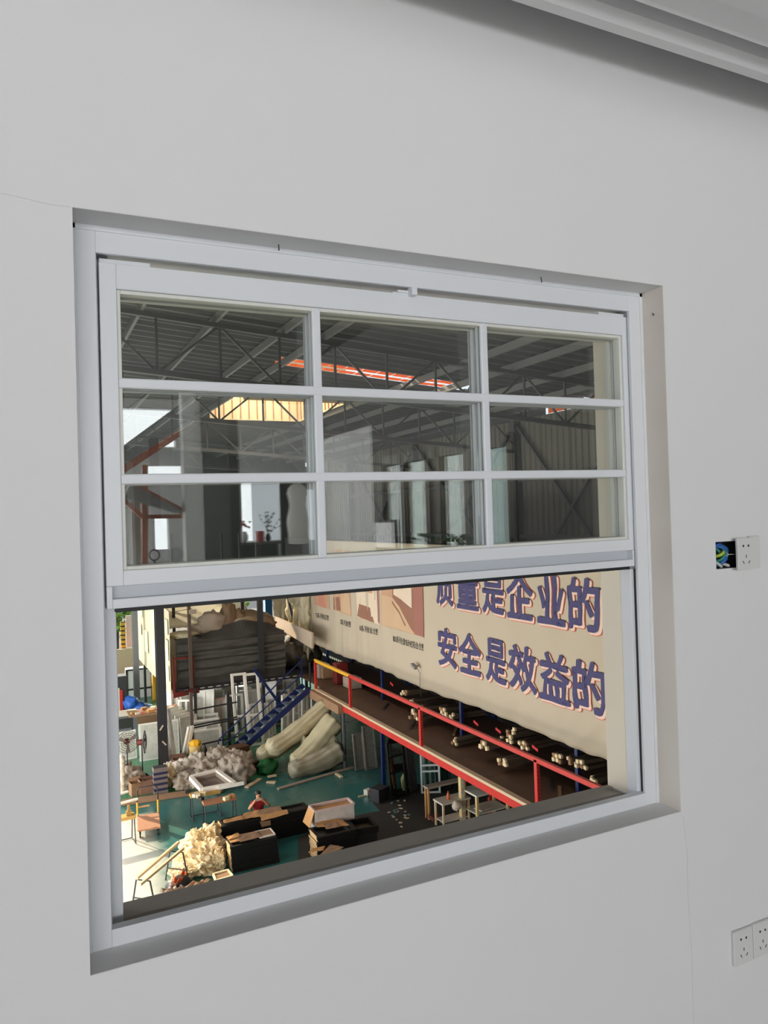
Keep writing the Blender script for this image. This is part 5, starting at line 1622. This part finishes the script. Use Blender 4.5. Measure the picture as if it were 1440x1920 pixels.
# ------------------------------------------------------------------ stacks of black frames with cardboard on top
M_BFR = mat('black_frame', (0.007, 0.0065, 0.006), 0.6, var=.2, spec=.25)
M_BED = mat('frame_packing', S(206, 170, 124), .8, var=.12, scale=10)
def black_stack(label, x0, x1, y0, y1, ztop, n, rz=0.0, skew=0.0):
    """n black frames lying flat one on another, each an object; cardboard spacers show at the ends."""
    w, d = x1 - x0, y1 - y0
    hh = (ztop - H) / n
    proto = thing('black_casement', label % ORD[0], 'window frame', ((x0 + x1) / 2, (y0 + y1) / 2, H), (0, 0, rz), group=label.split(',')[0])
    mb = MB()
    t_ = .09
    mb.ext(-w / 2, w / 2, -d / 2, -d / 2 + t_, .002, hh - .005).ext(-w / 2, w / 2, d / 2 - t_, d / 2, .002, hh - .005)
    mb.ext(-w / 2 + .02, -w / 2 + t_, -d / 2 + t_, d / 2 - t_, .002, hh - .005).ext(w / 2 - t_, w / 2, -d / 2 + t_, d / 2 - t_, .002, hh - .005)
    mb.build('frame', M_BFR, proto)
    MB().ext(-w / 2, -w / 2 + .02, -d / 2 + t_, d / 2 - .02, .008, hh - .009).build('end_packing', M_BED, proto)
    MB().ext(-w / 2 + t_, w / 2 - t_, -d / 2 + t_, d / 2 - t_, hh * .3, hh * .36).build('pane', mat('dark_pane', (.012, .012, .012), .3), proto)
    out = [proto]
    for k in range(1, n):
        out.append(dup(proto, ((x0 + x1) / 2 + random.uniform(-.012, .012) + skew * k, (y0 + y1) / 2 + random.uniform(-.01, .01), H + hh * k), (0, 0, rz + random.uniform(-.006, .006)), label % (ORD[k] if k < n - 1 else 'topmost')))
    return out
black_stack('black frame lying in the long stack before the crouching person, %s from the floor', 4.57, 7.06, 18.70, 19.24, -6.63, 12)
black_stack('black frame lying in the short stack by the kraft paper heap, %s from the floor', 4.52, 5.72, 17.33, 17.88, -6.63, 10, skew=-.006)
black_stack('black frame lying in the low stack before the silver wrapped carton, %s from the floor', 6.55, 7.62, 16.72, 17.42, -6.62, 9)
black_stack('black frame lying in the lowest stack beside the window sill edge, %s from the floor', 5.2, 7.0, 15.2, 15.9, -6.72, 6)
p0 = Vector((7.98, 17.15, -6.62))
t = thing('black_casement', 'small empty black frame propped at the end of the low stack', 'window frame', (p0.x, p0.y, H), (0, 0, -.1))
mb = MB().ext(-.33, .33, -.36, -.28, .45, .62).ext(-.33, .33, .28, .36, .45, .62).ext(-.33, -.25, -.28, .28, .45, .62).ext(.25, .33, -.28, .28, .45, .62)
mb.build('frame', M_BFR, t, bevel=.006, seg=1)
MB().ext(-.26, .26, -.29, .29, .47, .48).build('pane', mat('dull_pane', S(74, 62, 48), .4), t)
MB().ext(-.3, .3, -.3, .3, 0, .45).build('prop_block', M_BLACK, t)
def cards(group, zt, poly_list, labels):
    for k, (pts, lab) in enumerate(zip(poly_list, labels)):
        m = [M_CARD, M_CARDD, M_CARD][k % 3]
        P3 = [onZ(x, y, zt + .01 + .012 * k) for x, y in pts]
        o = sheet(P3, 6, 6, lambda u, v, k=k: (0, 0, .018 * nz(u * 3 + k, v * 3) + .018), .006).build('cardboard_sheet', m)
        tag(o, lab, 'cardboard', group)
cards('cardboard on the long black stack', -6.63, [[(448, 1539), (458, 1526), (484, 1520), (490, 1532)], [(488, 1533), (484, 1520), (524, 1512), (532, 1524)], [(490, 1541), (488, 1530), (538, 1519), (541, 1527)], [(420, 1545), (418, 1540), (452, 1530), (456, 1537)]],
      ['cardboard sheet on the long black stack, second from its sunlit end', 'cardboard sheet on the long black stack, third from its sunlit end', 'cardboard sheet hanging over the near edge of the long black stack', 'torn cardboard sheet at the sunlit end of the long black stack'])
P3 = [onY(487, 1541, 18.68), onY(507, 1538, 18.68), onY(508, 1547, 18.66), onY(491, 1551, 18.66)]
o = MB().slab(P3, .008).build('cardboard_flap', M_CARDD)
tag(o, 'cardboard flap folded down the face of the long black stack', 'cardboard')
cards('cardboard on the short black stack', -6.62, [[(432, 1582), (427, 1573), (455, 1565), (468, 1574)], [(450, 1580), (442, 1568), (478, 1560), (493, 1570)], [(428, 1576), (424, 1571), (446, 1563), (452, 1569)]],
      ['kraft sheet at the sunlit corner of the short black stack', 'tan cardboard sheet in the middle of the short black stack', 'scrap of cardboard at the far edge of the short black stack'])
t = frame('small pale edged frame lying on the end of the short black stack', (5.45, 17.42, -6.60), .42, .42, 0, -pi / 2, .03, .05, m=M_BAG, pane=M_CARDD)
cards('cardboard on the low black stack', -6.61, [[(594, 1552), (588, 1540), (640, 1537), (655, 1549)], [(612, 1556), (606, 1546), (632, 1542), (640, 1551)]],
      ['large cardboard sheet on the low black stack', 'smaller cardboard sheet overlapping on the low black stack'])
cards('cardboard by the sill edge', -6.70, [[(578, 1600), (586, 1592), (610, 1588), (606, 1596)], [(600, 1604), (620, 1585), (645, 1590), (630, 1600)]],
      ['dim cardboard sheet on the lowest black stack', 'paler cardboard sheet on the lowest black stack by the sill edge'])
# silver wrapped carton, open at the top
t = thing('silver_carton', 'open carton wrapped in silvery film standing behind the low black stack', 'box', (7.35, 17.75, H), (0, 0, -.02))
w, d, h0, h1 = 1.12, .46, .55, 1.02
mb = MB()
mb.ext(-w / 2, w / 2, -d / 2, -d / 2 + .02, 0, h1).ext(-w / 2, w / 2, d / 2 - .02, d / 2, 0, h1)
mb.ext(-w / 2, -w / 2 + .02, -d / 2 + .02, d / 2 - .02, 0, h1).ext(w / 2 - .02, w / 2, -d / 2 + .02, d / 2 - .02, 0, h1)
mb.build('carton_body', mat('silver_film', S(200, 192, 188), .35, 0, var=.3, scale=5, bump=.6, bscale=6), t)
MB().ext(-w / 2 + .03, w / 2 - .03, -d / 2 + .03, d / 2 - .03, h1 - .1, h1 - .05).build('tan_liner', M_CARD, t)
mb = MB()
for a, b in (((-w / 2, -d / 2), (w / 2, -d / 2)), ((w / 2, -d / 2), (w / 2, d / 2)), ((w / 2, d / 2), (-w / 2, d / 2)), ((-w / 2, d / 2), (-w / 2, -d / 2))):
    mb.bar((a[0], a[1], h1), (b[0], b[1], h1), .05, .04)
mb.build('film_edge', mat('pinkish_film', S(214, 190, 186), .35), t)
MB().slab([(-w / 2 - .16, -d / 2 - .02, h1 - .4), (-w / 2 - .01, -d / 2, h1 + .0), (-w / 2 - .01, d / 2, h1 + .0), (-w / 2 - .22, d / 2 - .1, h1 - .35)], .012).build('side_flap', M_CARD, t)
# ------------------------------------------------------------------ kraft paper heap, sawhorse with two boards, cardboard, loose tray
for k, (px, py, s, h) in enumerate(((398, 1602, .7, .75), (372, 1612, .8, .75), (408, 1618, .5, .6), (365, 1627, .8, .6), (392, 1628, .75, .65), (352, 1633, .7, .45), (410, 1634, .4, .5), (380, 1640, .8, .45), (345, 1648, .7, .3))):
    p = fl(px, py)
    o = blob((s, s * .9, h), 200 + k, .42, 2.6, 4, ridge=.32).xf(lambda v: v + p + Vector((0, .12, 0))).build('kraft_paper', M_PAPER)
    tag(o, 'crumpled sunlit kraft paper in the heap beside the black stacks, %s from the back' % ORD[k], 'paper', 'kraft paper heap')
t = thing('sawhorse', 'dark metal sawhorse carrying two long pale boards', 'sawhorse', (2.75, 17.0, H))
for (x, y) in ((2.26, 16.5), (3.2, 17.62)):
    u = Vector((.11, -.10, 0))
    c = Vector((x, y, H))
    MB().tube([c - u * 2.2, c - u * 1.2 + Vector((0, 0, .72)), c + u * 1.2 + Vector((0, 0, .72)), c + u * 2.2], .02, 6).build('leg_frame', M_STEELD, t, off=t.location)
    MB().tube([c - u * 1.9 + Vector((0, 0, .3)), c + u * 1.9 + Vector((0, 0, .3))], .016, 6).build('cross_rail', M_STEELD, t, off=t.location)
for k, (a, b) in enumerate((((256, 1647), (335, 1579)), ((262, 1659), (343, 1591)))):
    A, B = onZ(*a, H + .78), onZ(*b, H + .78)
    o = MB().bar(A, B, .07, .06).build('long_board', M_TIMBER, bevel=.004, seg=1)
    tag(o, 'long pale board on the sawhorse, the one ' + ('farther from the paper heap' if k == 0 else 'nearer the paper heap'), 'board')
for k, (pts, z, m_, lab) in enumerate((([(322, 1650), (345, 1632), (352, 1640), (330, 1660)], .35, mat('orange_rag', S(196, 96, 50), .7, var=.3), 'orange rags heaped under the boards of the sawhorse'),
                                   ([(300, 1672), (330, 1655), (345, 1662), (320, 1680)], .25, M_BAGG, 'grey sacking heaped beside the sawhorse'),
                                   ([(312, 1674), (400, 1652), (402, 1662), (330, 1684)], .3, M_CARDD, 'long dull cardboard lying by the window sill edge'),
                                   ([(330, 1668), (375, 1652), (395, 1654), (350, 1670)], .42, M_CARDD, 'curled cardboard beside the kraft paper heap'))):
    P3 = [onZ(x, y, H + z) for x, y in pts]
    o = sheet(P3, 12, 8, lambda u, v, k=k: (0, 0, .14 * nz(u * 3.5 + k * 3, v * 3) + .05 * nz(u * 9, v * 9)), .012).build('heap_sheet', m_)
    tag(o, lab, 'cardboard')
    q = sum(P3, Vector()) / 4
    o = blob((.7, .5, z + .02), 400 + k, .3, 2, 3).xf(lambda v: v + Vector((q.x, q.y, H))).build('rubbish_sack', M_STEELD, smooth=True)
    tag(o, 'dark rubbish sack under the ' + ['orange rags', 'grey sacking', 'long dull cardboard', 'curled cardboard'][k], 'sack')
A, B, C_, D_ = onZ(400, 1640, H + .5), onZ(427, 1632, H + .5), onZ(436, 1643, H + .5), onZ(405, 1652, H + .5)
t = thing('shallow_tray', 'shallow cream edged tray lying in front of the short black stack', 'tray', (A + C_) / 2)
mb = MB()
for a, b in ((A, B), (B, C_), (C_, D_), (D_, A)):
    mb.bar(a, b, .04, .06)
mb.build('rim', M_PAPER, t, off=t.location)
MB().slab([A, B, C_, D_], .01).build('tray_floor', M_CARDD, t, off=t.location)
# ------------------------------------------------------------------ dark mat and scraps on it
pts = [fl(690, 1496), fl(712, 1521), fl(640, 1536), fl(560, 1570)] + [Vector((5.0, 14.0, H)), Vector((6.0, 6.0, H)), Vector((15.8, 6.0, H)), Vector((15.8, 20.2, H)), fl(760, 1478), fl(728, 1482)]
P2 = [(p.x, p.y) for p in pts]
mb = MB()
n = len(P2)
mb.add([(x, y, H) for x, y in P2] + [(x, y, H + .012) for x, y in P2], [tuple(range(n - 1, -1, -1)), tuple(range(n, 2 * n))] + [(i, (i + 1) % n, n + (i + 1) % n, n + i) for i in range(n)])
o = mb.build('floor_mat', mat('dusty_black_mat', (.035, .031, .027), .75, var=.4, scale=1.2, bump=.3, bscale=3))
tag(o, 'dusty black matting spread over the floor under and before the deck', 'mat')
for k in range(24):
    p = fl(random.choice([random.uniform(700, 830), random.uniform(740, 770)]), random.uniform(1498, 1556))
    if p.x < 9.4:
        p.x = 9.4 + random.random()
    o = MB().box((p.x, p.y, H + .02), (random.uniform(.04, .14), random.uniform(.03, .07), .015), rz=random.random() * 3).build('paper_scrap', [M_BAG, M_PAPER, mat('teal_scrap', S(110, 150, 140), .6)][k % 3])
    tag(o, 'small pale scrap littering the black matting before the dark door frames', 'scrap', 'scraps on the black matting')
for k, (px, py, s, m_) in enumerate(((704, 1490, .28, mat('orange_block', S(206, 130, 84), .6)), (712, 1500, .5, M_STEELD), (690, 1490, .22, M_FILM))):
    p = fl(px, py)
    o = MB().box((p.x, p.y, H + s * .4), (s, s * .8, s * .8), rz=.4).build('block', m_, bevel=.01)
    tag(o, ['orange ended timber block at the foot of the blue deck post', 'dark crumpled mat bundle beside the orange timber block', 'clear plastic box on the teal floor by the blue post'][k], 'block')
o = MB().bar(fl(672, 1495) + Vector((0, 0, .02)), fl(700, 1490) + Vector((0, 0, .02)), .05, .03).build('stick', M_TIMBER)
tag(o, 'thin stick on the teal floor beside the black matting edge', 'stick')
# ------------------------------------------------------------------ frames leaning under the deck
M_DIM = mat('dim_film', S(112, 108, 102), .3, var=.3, scale=6, bump=.4, bscale=12)
M_SPARK = mat('speckled_film', S(120, 118, 112), .2, var=.9, scale=26)
frame('film wrapped door leaf under the deck, nearer the grey post', fl(676, 1443), .42, 1.25, .1, -.12, .07, .06, bars=(('h', .48),), m=M_DIM, pane=M_DIM)
frame('taller speckled film wrapped door leaf under the deck', fl(697, 1442), .50, 1.5, .1, -.12, .07, .06, bars=(('h', .52),), m=M_DIM, pane=M_SPARK)
for k in range(5):
    p = Vector((10.36 + .10 * k, 19.7 + .14 * k, H))
    frame('black door frame leaning under the deck, %s from the blue post side' % ORD[k], p, .62, 1.72 + .02 * (k % 3), .12, -.12, .06, .07, bars=(('h', .46), ('h', .74)), m=M_BFR, pane=M_GLASSP if k == 0 else None, group='black door frames under the deck')
p = fl(758, 1488)
o = blob((.3, .15, .55), 55, .3, 2, 3).xf(lambda v: v + p + Vector((.1, .08, .06))).build('tan_bag', M_PAPER, smooth=True)
tag(o, 'tan paper bag showing through the lower pane of the black door frame', 'bag')
for k in range(4):
    frame('dark frame edge on beside the white window, %s towards the wall' % ORD[k], Vector((10.95 + .10 * k, 20.1 + .05 * k, H)), .5, 1.55, 1.1, -.08, .06, .07, m=M_STEELD, group='dark frames beside the white window')
p = fl(808, 1487)
t = frame('white double hung window unit leaning under the deck beam', p, .62, 1.55, -.45, -.06, .06, .09, bars=(('h', .44), ('h', .56), ('h', .8)), m=mat('cool_white_frame', S(206, 218, 222), .4, var=.03), pane=M_GLASSP)
for k in range(2):
    frame('further white window unit behind the leaning white window, %s behind it' % ORD[k], p + Vector((.16 + .1 * k, .28 + .2 * k, 0)), .46, 1.6, -.05, -.06, .06, .07, bars=(('v', .5),), m=mat('cool_white_frame', (0, 0, 0)), group='white units behind the leaning white window')
for k in range(3):
    frame('dim frame leaning beyond the white window under the deck, %s of three' % ORD[k], Vector((11.9 + .12 * k, 19.6 + .25 * k, H)), .55, 1.45, .1, -.1, .07, .06, m=M_STEELD, pane=M_GLASSP, group='dim frames beyond the white window')
o = MB().tube([Vector((10.75, 19.3, -5.3)), Vector((10.8, 19.25, -5.55)), Vector((10.72, 19.2, -5.75))], .02, 6).tube([Vector((10.72, 19.3, -5.3)), Vector((10.85, 19.22, -5.7))], .015, 6).build('cord_loop', M_CARD)
tag(o, 'tan cord knotted and hanging below the red deck beam', 'cord')
o = sheet([(12.4, 20.6, H + .2), (14.4, 20.4, H + .2), (14.4, 20.5, H + 1.7), (12.4, 20.7, H + 1.7)], 10, 6, lambda u, v: (0, .05 * nz(u * 4, v * 3), 0), .02).build('teal_board', mat('grey_teal', S(104, 136, 126), .6, var=.15))
tag(o, 'tall grey teal board standing in the shade under the deck', 'board')
# ------------------------------------------------------------------ work tables and painted post under the deck
t = thing('painted_post', 'timber post covered with pale stickers rising to the deck beam', 'post', (11.01, 17.03, H))
MB().box((0, 0, 1.02), (.13, .13, 2.04)).build('post', mat('cream_timber', S(222, 196, 140), .7, var=.1), t)
for k in range(16):
    MB().box((random.uniform(-.03, .03), -.068, .15 + k * .085), (random.uniform(.05, .12), .006, random.uniform(.05, .1)), rot=Matrix.Rotation(random.uniform(-.3, .3), 3, 'Y')).build('sticker', [M_BAG, mat('pale_blue_sticker', S(176, 186, 204), .6), mat('rose_sticker', S(206, 150, 130), .6), mat('pale_green_sticker', S(190, 210, 180), .6)][k % 4], t)
def table(label, cx, cy, w, d, h, rz, top_m, leg_m, leg=.05, shelf=None):
    t = thing('work_table', label, 'table', (cx, cy, H), (0, 0, rz))
    MB().box((0, 0, h), (w, d, .05)).build('table_top', top_m, t, bevel=.005, seg=1)
    for sx in (-1, 1):
        for sy in (-1, 1):
            MB().box((sx * (w / 2 - .05), sy * (d / 2 - .05), (h - .025) / 2), (leg, leg, h - .025)).build('leg', leg_m, t)
    if shelf:
        MB().box((0, 0, shelf), (w - .1, d - .1, .03)).build('shelf', top_m, t)
    return t
table('narrow grey topped work table behind the painted post', 10.95, 17.85, 1.35, .26, .92, .03, M_BAGG, M_CARD)
table('low work table with a bottle before the painted post', 10.75, 17.15, .95, .5, .72, .05, M_BAG, M_TIMBER, shelf=.2)
table('white framed work table beyond the painted post', 11.65, 16.8, 1.15, .75, .95, .05, mat('white_edge', S(222, 220, 206), .5), mat('cream_timber', (0, 0, 0)), leg=.07, shelf=.42)
o = MB().lathe([(.045, 0), (.05, .02), (.05, .13), (.018, .19), (.018, .23)], Vector((10.62, 17.12, H + .745)), 12).build('bottle', mat('orange_bottle', S(190, 92, 50), .4), smooth=True)
tag(o, 'orange bottle on the low work table before the painted post', 'bottle')
o = MB().box((11.5, 16.7, H + .47), (.42, .32, .03), rz=.2).build('paper_pile', M_BAG)
tag(o, 'white sheets on the shelf of the white framed table', 'paper')
o = blob((.26, .24, .24), 61, .2, 2, 3, flat=False).xf(lambda v: v + Vector((10.72, 16.86, H + .225 + .3))).build('white_roll', M_BAG, smooth=True)
tag(o, 'white ball of film on the low table shelf beside the painted post', 'film')
for k, (x, y, h, r, m_, lab) in enumerate(((11.62, 17.25, .95, .035, M_TIMBER, 'thin timber leg post beyond the painted post'), (12.0, 17.15, .55, .05, M_REDP, 'slim red gas cylinder under the white framed table'), (12.15, 17.3, .9, .05, M_REDP, 'red folded stand behind the white framed table'))):
    o = MB().lathe([(r, 0), (r, h * .9), (r * .5, h)], Vector((x, y, H)), 12).build(['slim_post', 'gas_cylinder', 'folded_stand'][k], m_, smooth=True)
    tag(o, lab, ['post', 'cylinder', 'stand'][k])
o = MB().box((13.2, 17.9, H + .28), (1.0, .6, .56)).build('dark_box', mat('maroon_box', S(52, 30, 24), .6), bevel=.03)
tag(o, 'dark maroon box on the matting beyond the work tables', 'box')
o = MB().box((12.9, 19.6, H + .85), (1.4, .06, .5)).build('teal_sheet', mat('teal_sheet', S(40, 110, 124), .5))
tag(o, 'teal sheet hanging in the shade behind the work tables', 'sheet')
# tiny caster trolley under the tables
o = MB().box((10.45, 17.6, H + .12), (.3, .3, .1)).box((10.45, 17.6, H + .04), (.2, .2, .08)).build('caster_trolley', mat('rusty_red', S(92, 44, 34), .6))
tag(o, 'small rusty red caster trolley at the end of the narrow work table', 'trolley')
# ------------------------------------------------------------------ yard things seen past the jamb
p = onY(231, 1205, 45.5)
t = thing('gate_post', 'gate post with a yellow and black striped guard by the yard', 'post', (p.x, 45.5, H))
hh = onY(231, 1166, 45.5).z - H
MB().box((0, 0, hh / 2), (.24, .24, hh)).build('post', M_STEELD, t)
for k in range(7):
    z = hh - .12 - k * .26
    MB().box((0, 0, z), (.26, .26, .17)).build('guard_band', M_YELP, t)
a, b = onY(236, 1170, 46.2), onY(250, 1212, 46.2)
o = MB().ext(a.x, b.x + .6, 46.2, 46.3, b.z, a.z + .5).build('notice_board', mat('pink_board', S(236, 214, 216), .6, var=.1, scale=5))
tag(o, 'pale pinkish notice board standing behind the striped gate post', 'board')
a, b = onY(222, 1218, 45.0), onY(252, 1255, 45.0)
o = MB().ext(a.x - .5, b.x + .6, 45.0, 45.2, H, a.z).build('yard_wall', mat('tan_wall', S(214, 188, 158), .8, var=.1))
tag(o, 'low tan wall in the yard under the notice board', 'wall')
a, b = onY(237, 1256, 38.6), onY(286, 1318, 38.6)
t = thing('white_cabinet', 'white panelled cabinet with dark framing beside the printed screen', 'cabinet', ((a.x + b.x) / 2, 38.9, H))
MB().ext(a.x, b.x, 38.6, 39.2, H, a.z).build('body', mat('cool_white_panel', S(222, 222, 232), .5), t, off=t.location)
mb = MB()
for x in (a.x, b.x):
    mb.ext(x - .05, x + .05, 38.55, 38.62, H, a.z)
for z in (a.z - .03, (a.z + b.z) / 2 - .1):
    mb.ext(a.x, b.x, 38.55, 38.62, z - .04, z + .04)
mb.build('dark_framing', M_STEELD, t, off=t.location)
a, b = onY(222, 1290, 34.5), onY(240, 1340, 34.5)
t = thing('dark_machine', 'dark machine cabinet with a red strip standing past the window jamb', 'machine', ((a.x + b.x) / 2, 34.8, H))
MB().ext(a.x - .4, b.x, 34.5, 35.2, H, onY(230, 1268, 34.5).z).build('casing', M_STEELD, t, off=t.location, bevel=.02)
MB().ext(a.x + .05, a.x + .17, 34.47, 34.5, H + .4, a.z - .1).build('red_strip', M_REDP, t, off=t.location)
MB().ext(a.x - .1, a.x + .04, 34.46, 34.5, H + .3, a.z).build('white_strip', M_BAG, t, off=t.location)
for k, (px, py, s, m_) in enumerate(((246, 1316, .7, mat('blue_bag', S(44, 98, 190), .5, var=.3, bump=.4, bscale=8)), (262, 1328, .8, mat('blue_bag', (0, 0, 0))), (276, 1330, .6, mat('pale_blue_bag', S(140, 176, 220), .5, var=.2)))):
    c = onY(px, py, 33.8)
    o = blob((s, s, s * .8), 500 + k, .35, 2.3, 3, ridge=.3).xf(lambda v: v + Vector((c.x, c.y, H + .35 if False else max(H, c.z - s * .4)))).build('blue_sack', m_, smooth=True)
    tag(o, ['bright blue sack piled by the dark machine', 'bright blue sack in the middle of the blue pile', 'pale blue sack at the screen end of the blue pile'][k], 'sack')
c = onY(262, 1345, 33.8)
o = MB().ext(c.x - .9, c.x + .9, 33.3, 34.3, H, max(H + .3, onY(262, 1340, 33.8).z)).build('pallet_stack', M_CARDD)
tag(o, 'low stack of pallets under the blue sacks', 'pallets')
a, b = onY(289, 1262, 37.5), onY(297, 1290, 37.5)
o = MB().lathe([(.12, 0), (.13, .1), (.13, a.z - H)], Vector((a.x, 37.5, H)), 12).build('yellow_cylinder', M_YELP, smooth=True)
tag(o, 'tall yellow cylinder standing under the printed screen', 'cylinder')

# ================================================================== the person: seated low behind the long black stack, phone held up to the face
def skin_mesh(name, nodes, edges, m, parent, sub=2, loc=None):
    me = bpy.data.meshes.new(name)
    me.from_pydata([n[0] for n in nodes], edges, [])
    me.update()
    o = bpy.data.objects.new(name, me)
    COL.objects.link(o)
    o.parent = parent
    md = o.modifiers.new('skin', 'SKIN')
    md.use_smooth_shade = True
    for i, n in enumerate(nodes):
        r = n[1] if isinstance(n[1], tuple) else (n[1], n[1])
        me.skin_vertices[0].data[i].radius = r
        me.skin_vertices[0].data[i].use_root = (i == 0)
    s = o.modifiers.new('smooth', 'SUBSURF')
    s.levels = s.render_levels = sub
    me.materials.append(m)
    return o
PP = onZ(480, 1484, -6.22)
PY = 19.72
PP = onY(484, 1500, PY)
hd = onY(485, 1483, PY).z - H            # top of the head above the floor
pr_ = thing('person', 'person in a red shirt behind the long black stack holding a phone to the face', 'person', (PP.x, PY, H))
k = hd / 1.14
B = []
E_ = []
def nd(x, y, z, r):
    B.append(((x * k, y * k, z * k), r if not isinstance(r, tuple) else r))
    return len(B) - 1
pel = nd(0, 0, .34, (.15, .12)); wst = nd(0, .0, .50, (.13, .10)); che = nd(0, .0, .68, (.155, .11)); upc = nd(0, .0, .79, (.13, .085)); nek = nd(0, -.01, .88, .05); jaw = nd(0, -.035, .955, (.062, .068)); hea = nd(0, -.03, 1.03, (.078, .09)); crn = nd(0, -.02, 1.10, (.06, .07))
E_ += [(pel, wst), (wst, che), (che, upc), (upc, nek), (nek, jaw), (jaw, hea), (hea, crn)]
for s in (-1, 1):
    sh_ = nd(s * .17, 0, .80, .062); el = nd(s * .33, -.12, .67, .046); wr = nd(s * .13 - .05, -.25, .93, .032)
    E_ += [(upc, sh_), (sh_, el), (el, wr)]
    pa = nd(s * .10 - .05, -.265, .975, .028)
    E_ += [(wr, pa)]
    for f in range(4):
        x0 = s * .10 - .05 - s * .02 + s * .013 * f
        a = nd(x0, -.285, 1.0, .0085); b = nd(x0 - s * .012, -.30, 1.028 - .004 * f, .0075)
        E_ += [(pa, a), (a, b)]
    th = nd(s * .07 - .05, -.255, .985, .009); th2 = nd(s * .05 - .05, -.262, 1.0, .008)
    E_ += [(pa, th), (th, th2)]
    hip = nd(s * .10, -.03, .32, .085); kn = nd(s * .15, -.34, .38, .06); an = nd(s * .14, -.26, .06, .04); to = nd(s * .15, -.38, .03, .034)
    E_ += [(pel, hip), (hip, kn), (kn, an), (an, to)]
body = skin_mesh('body', B, E_, M_SKIN, pr_)
def cl(name, idx, edges, grow, m):
    return skin_mesh(name, [(B[i][0], tuple(r + grow for r in (B[i][1] if isinstance(B[i][1], tuple) else (B[i][1],) * 2))) for i in idx], edges, m, pr_)
# shirt: trunk and half sleeves
sn_ = [((B[i][0]), tuple(r + .014 for r in (B[i][1] if isinstance(B[i][1], tuple) else (B[i][1],) * 2))) for i in (pel, wst, che, upc)]
n4 = len(sn_)
sn_ += [((0, 0, .845 * k), (.06, .055))]
for s in (-1, 1):
    sn_ += [((s * .17 * k, 0, .80 * k), (.076, .076)), ((s * .26 * k, -.07 * k, .73 * k), (.066, .066))]
skin_mesh('shirt', sn_, [(0, 1), (1, 2), (2, 3), (3, 4), (3, 5), (5, 6), (3, 7), (7, 8)], mat('red_shirt', S(150, 26, 34), .8, var=.15), pr_)
tn = [((0, 0, .34 * k), (.16, .13))]
for s in (-1, 1):
    tn += [((s * .10 * k, -.03 * k, .32 * k), (.10, .10)), ((s * .15 * k, -.34 * k, .38 * k), (.074, .074)), ((s * .14 * k, -.27 * k, .12 * k), (.058, .058))]
skin_mesh('trousers', tn, [(0, 1), (1, 2), (2, 3), (0, 4), (4, 5), (5, 6)], mat('dark_trousers', (.03, .03, .035), .8), pr_)
hr = blob((.185 * k, .205 * k, .15 * k), 3, .12, 3, 3, flat=False).xf(lambda v: v + Vector((0, .0, 1.015 * k))).build('hair', M_HAIR, pr_, smooth=True)
ey = MB()
for s in (-1, 1):
    ey.box((s * .03 * k, -.122 * k, 1.02 * k), (.022, .008, .009))
ey.build('eyes', M_BLACK, pr_)
MB().tube([(0, -.115 * k, 1.02 * k), (0, -.14 * k, .985 * k), (0, -.118 * k, .975 * k)], [.008, .013, .009], 8).build('nose', M_SKIN, pr_, smooth=True)
MB().box((0, -.112 * k, .945 * k), (.04, .008, .008)).build('mouth', mat('lips', S(150, 84, 74), .6), pr_)
o = MB().box((PP.x - .06 * k, PY - .315 * k, H + .995 * k), (.155, .010, .078)).build('phone', mat('phone_case', S(190, 170, 150), .4), bevel=.004)
tag(o, 'pale phone held up to the face by the person in red', 'phone')
t = thing('stool', 'low stool under the person in red behind the long black stack', 'stool', (PP.x, PY + .02, H))
MB().box((0, 0, .20 * k), (.3, .26, .03)).build('seat', M_CARDD, t)
for sx in (-1, 1):
    for sy in (-1, 1):
        MB().box((sx * .12, sy * .1, .095 * k), (.03, .03, .19 * k)).build('leg', M_STEELD, t)
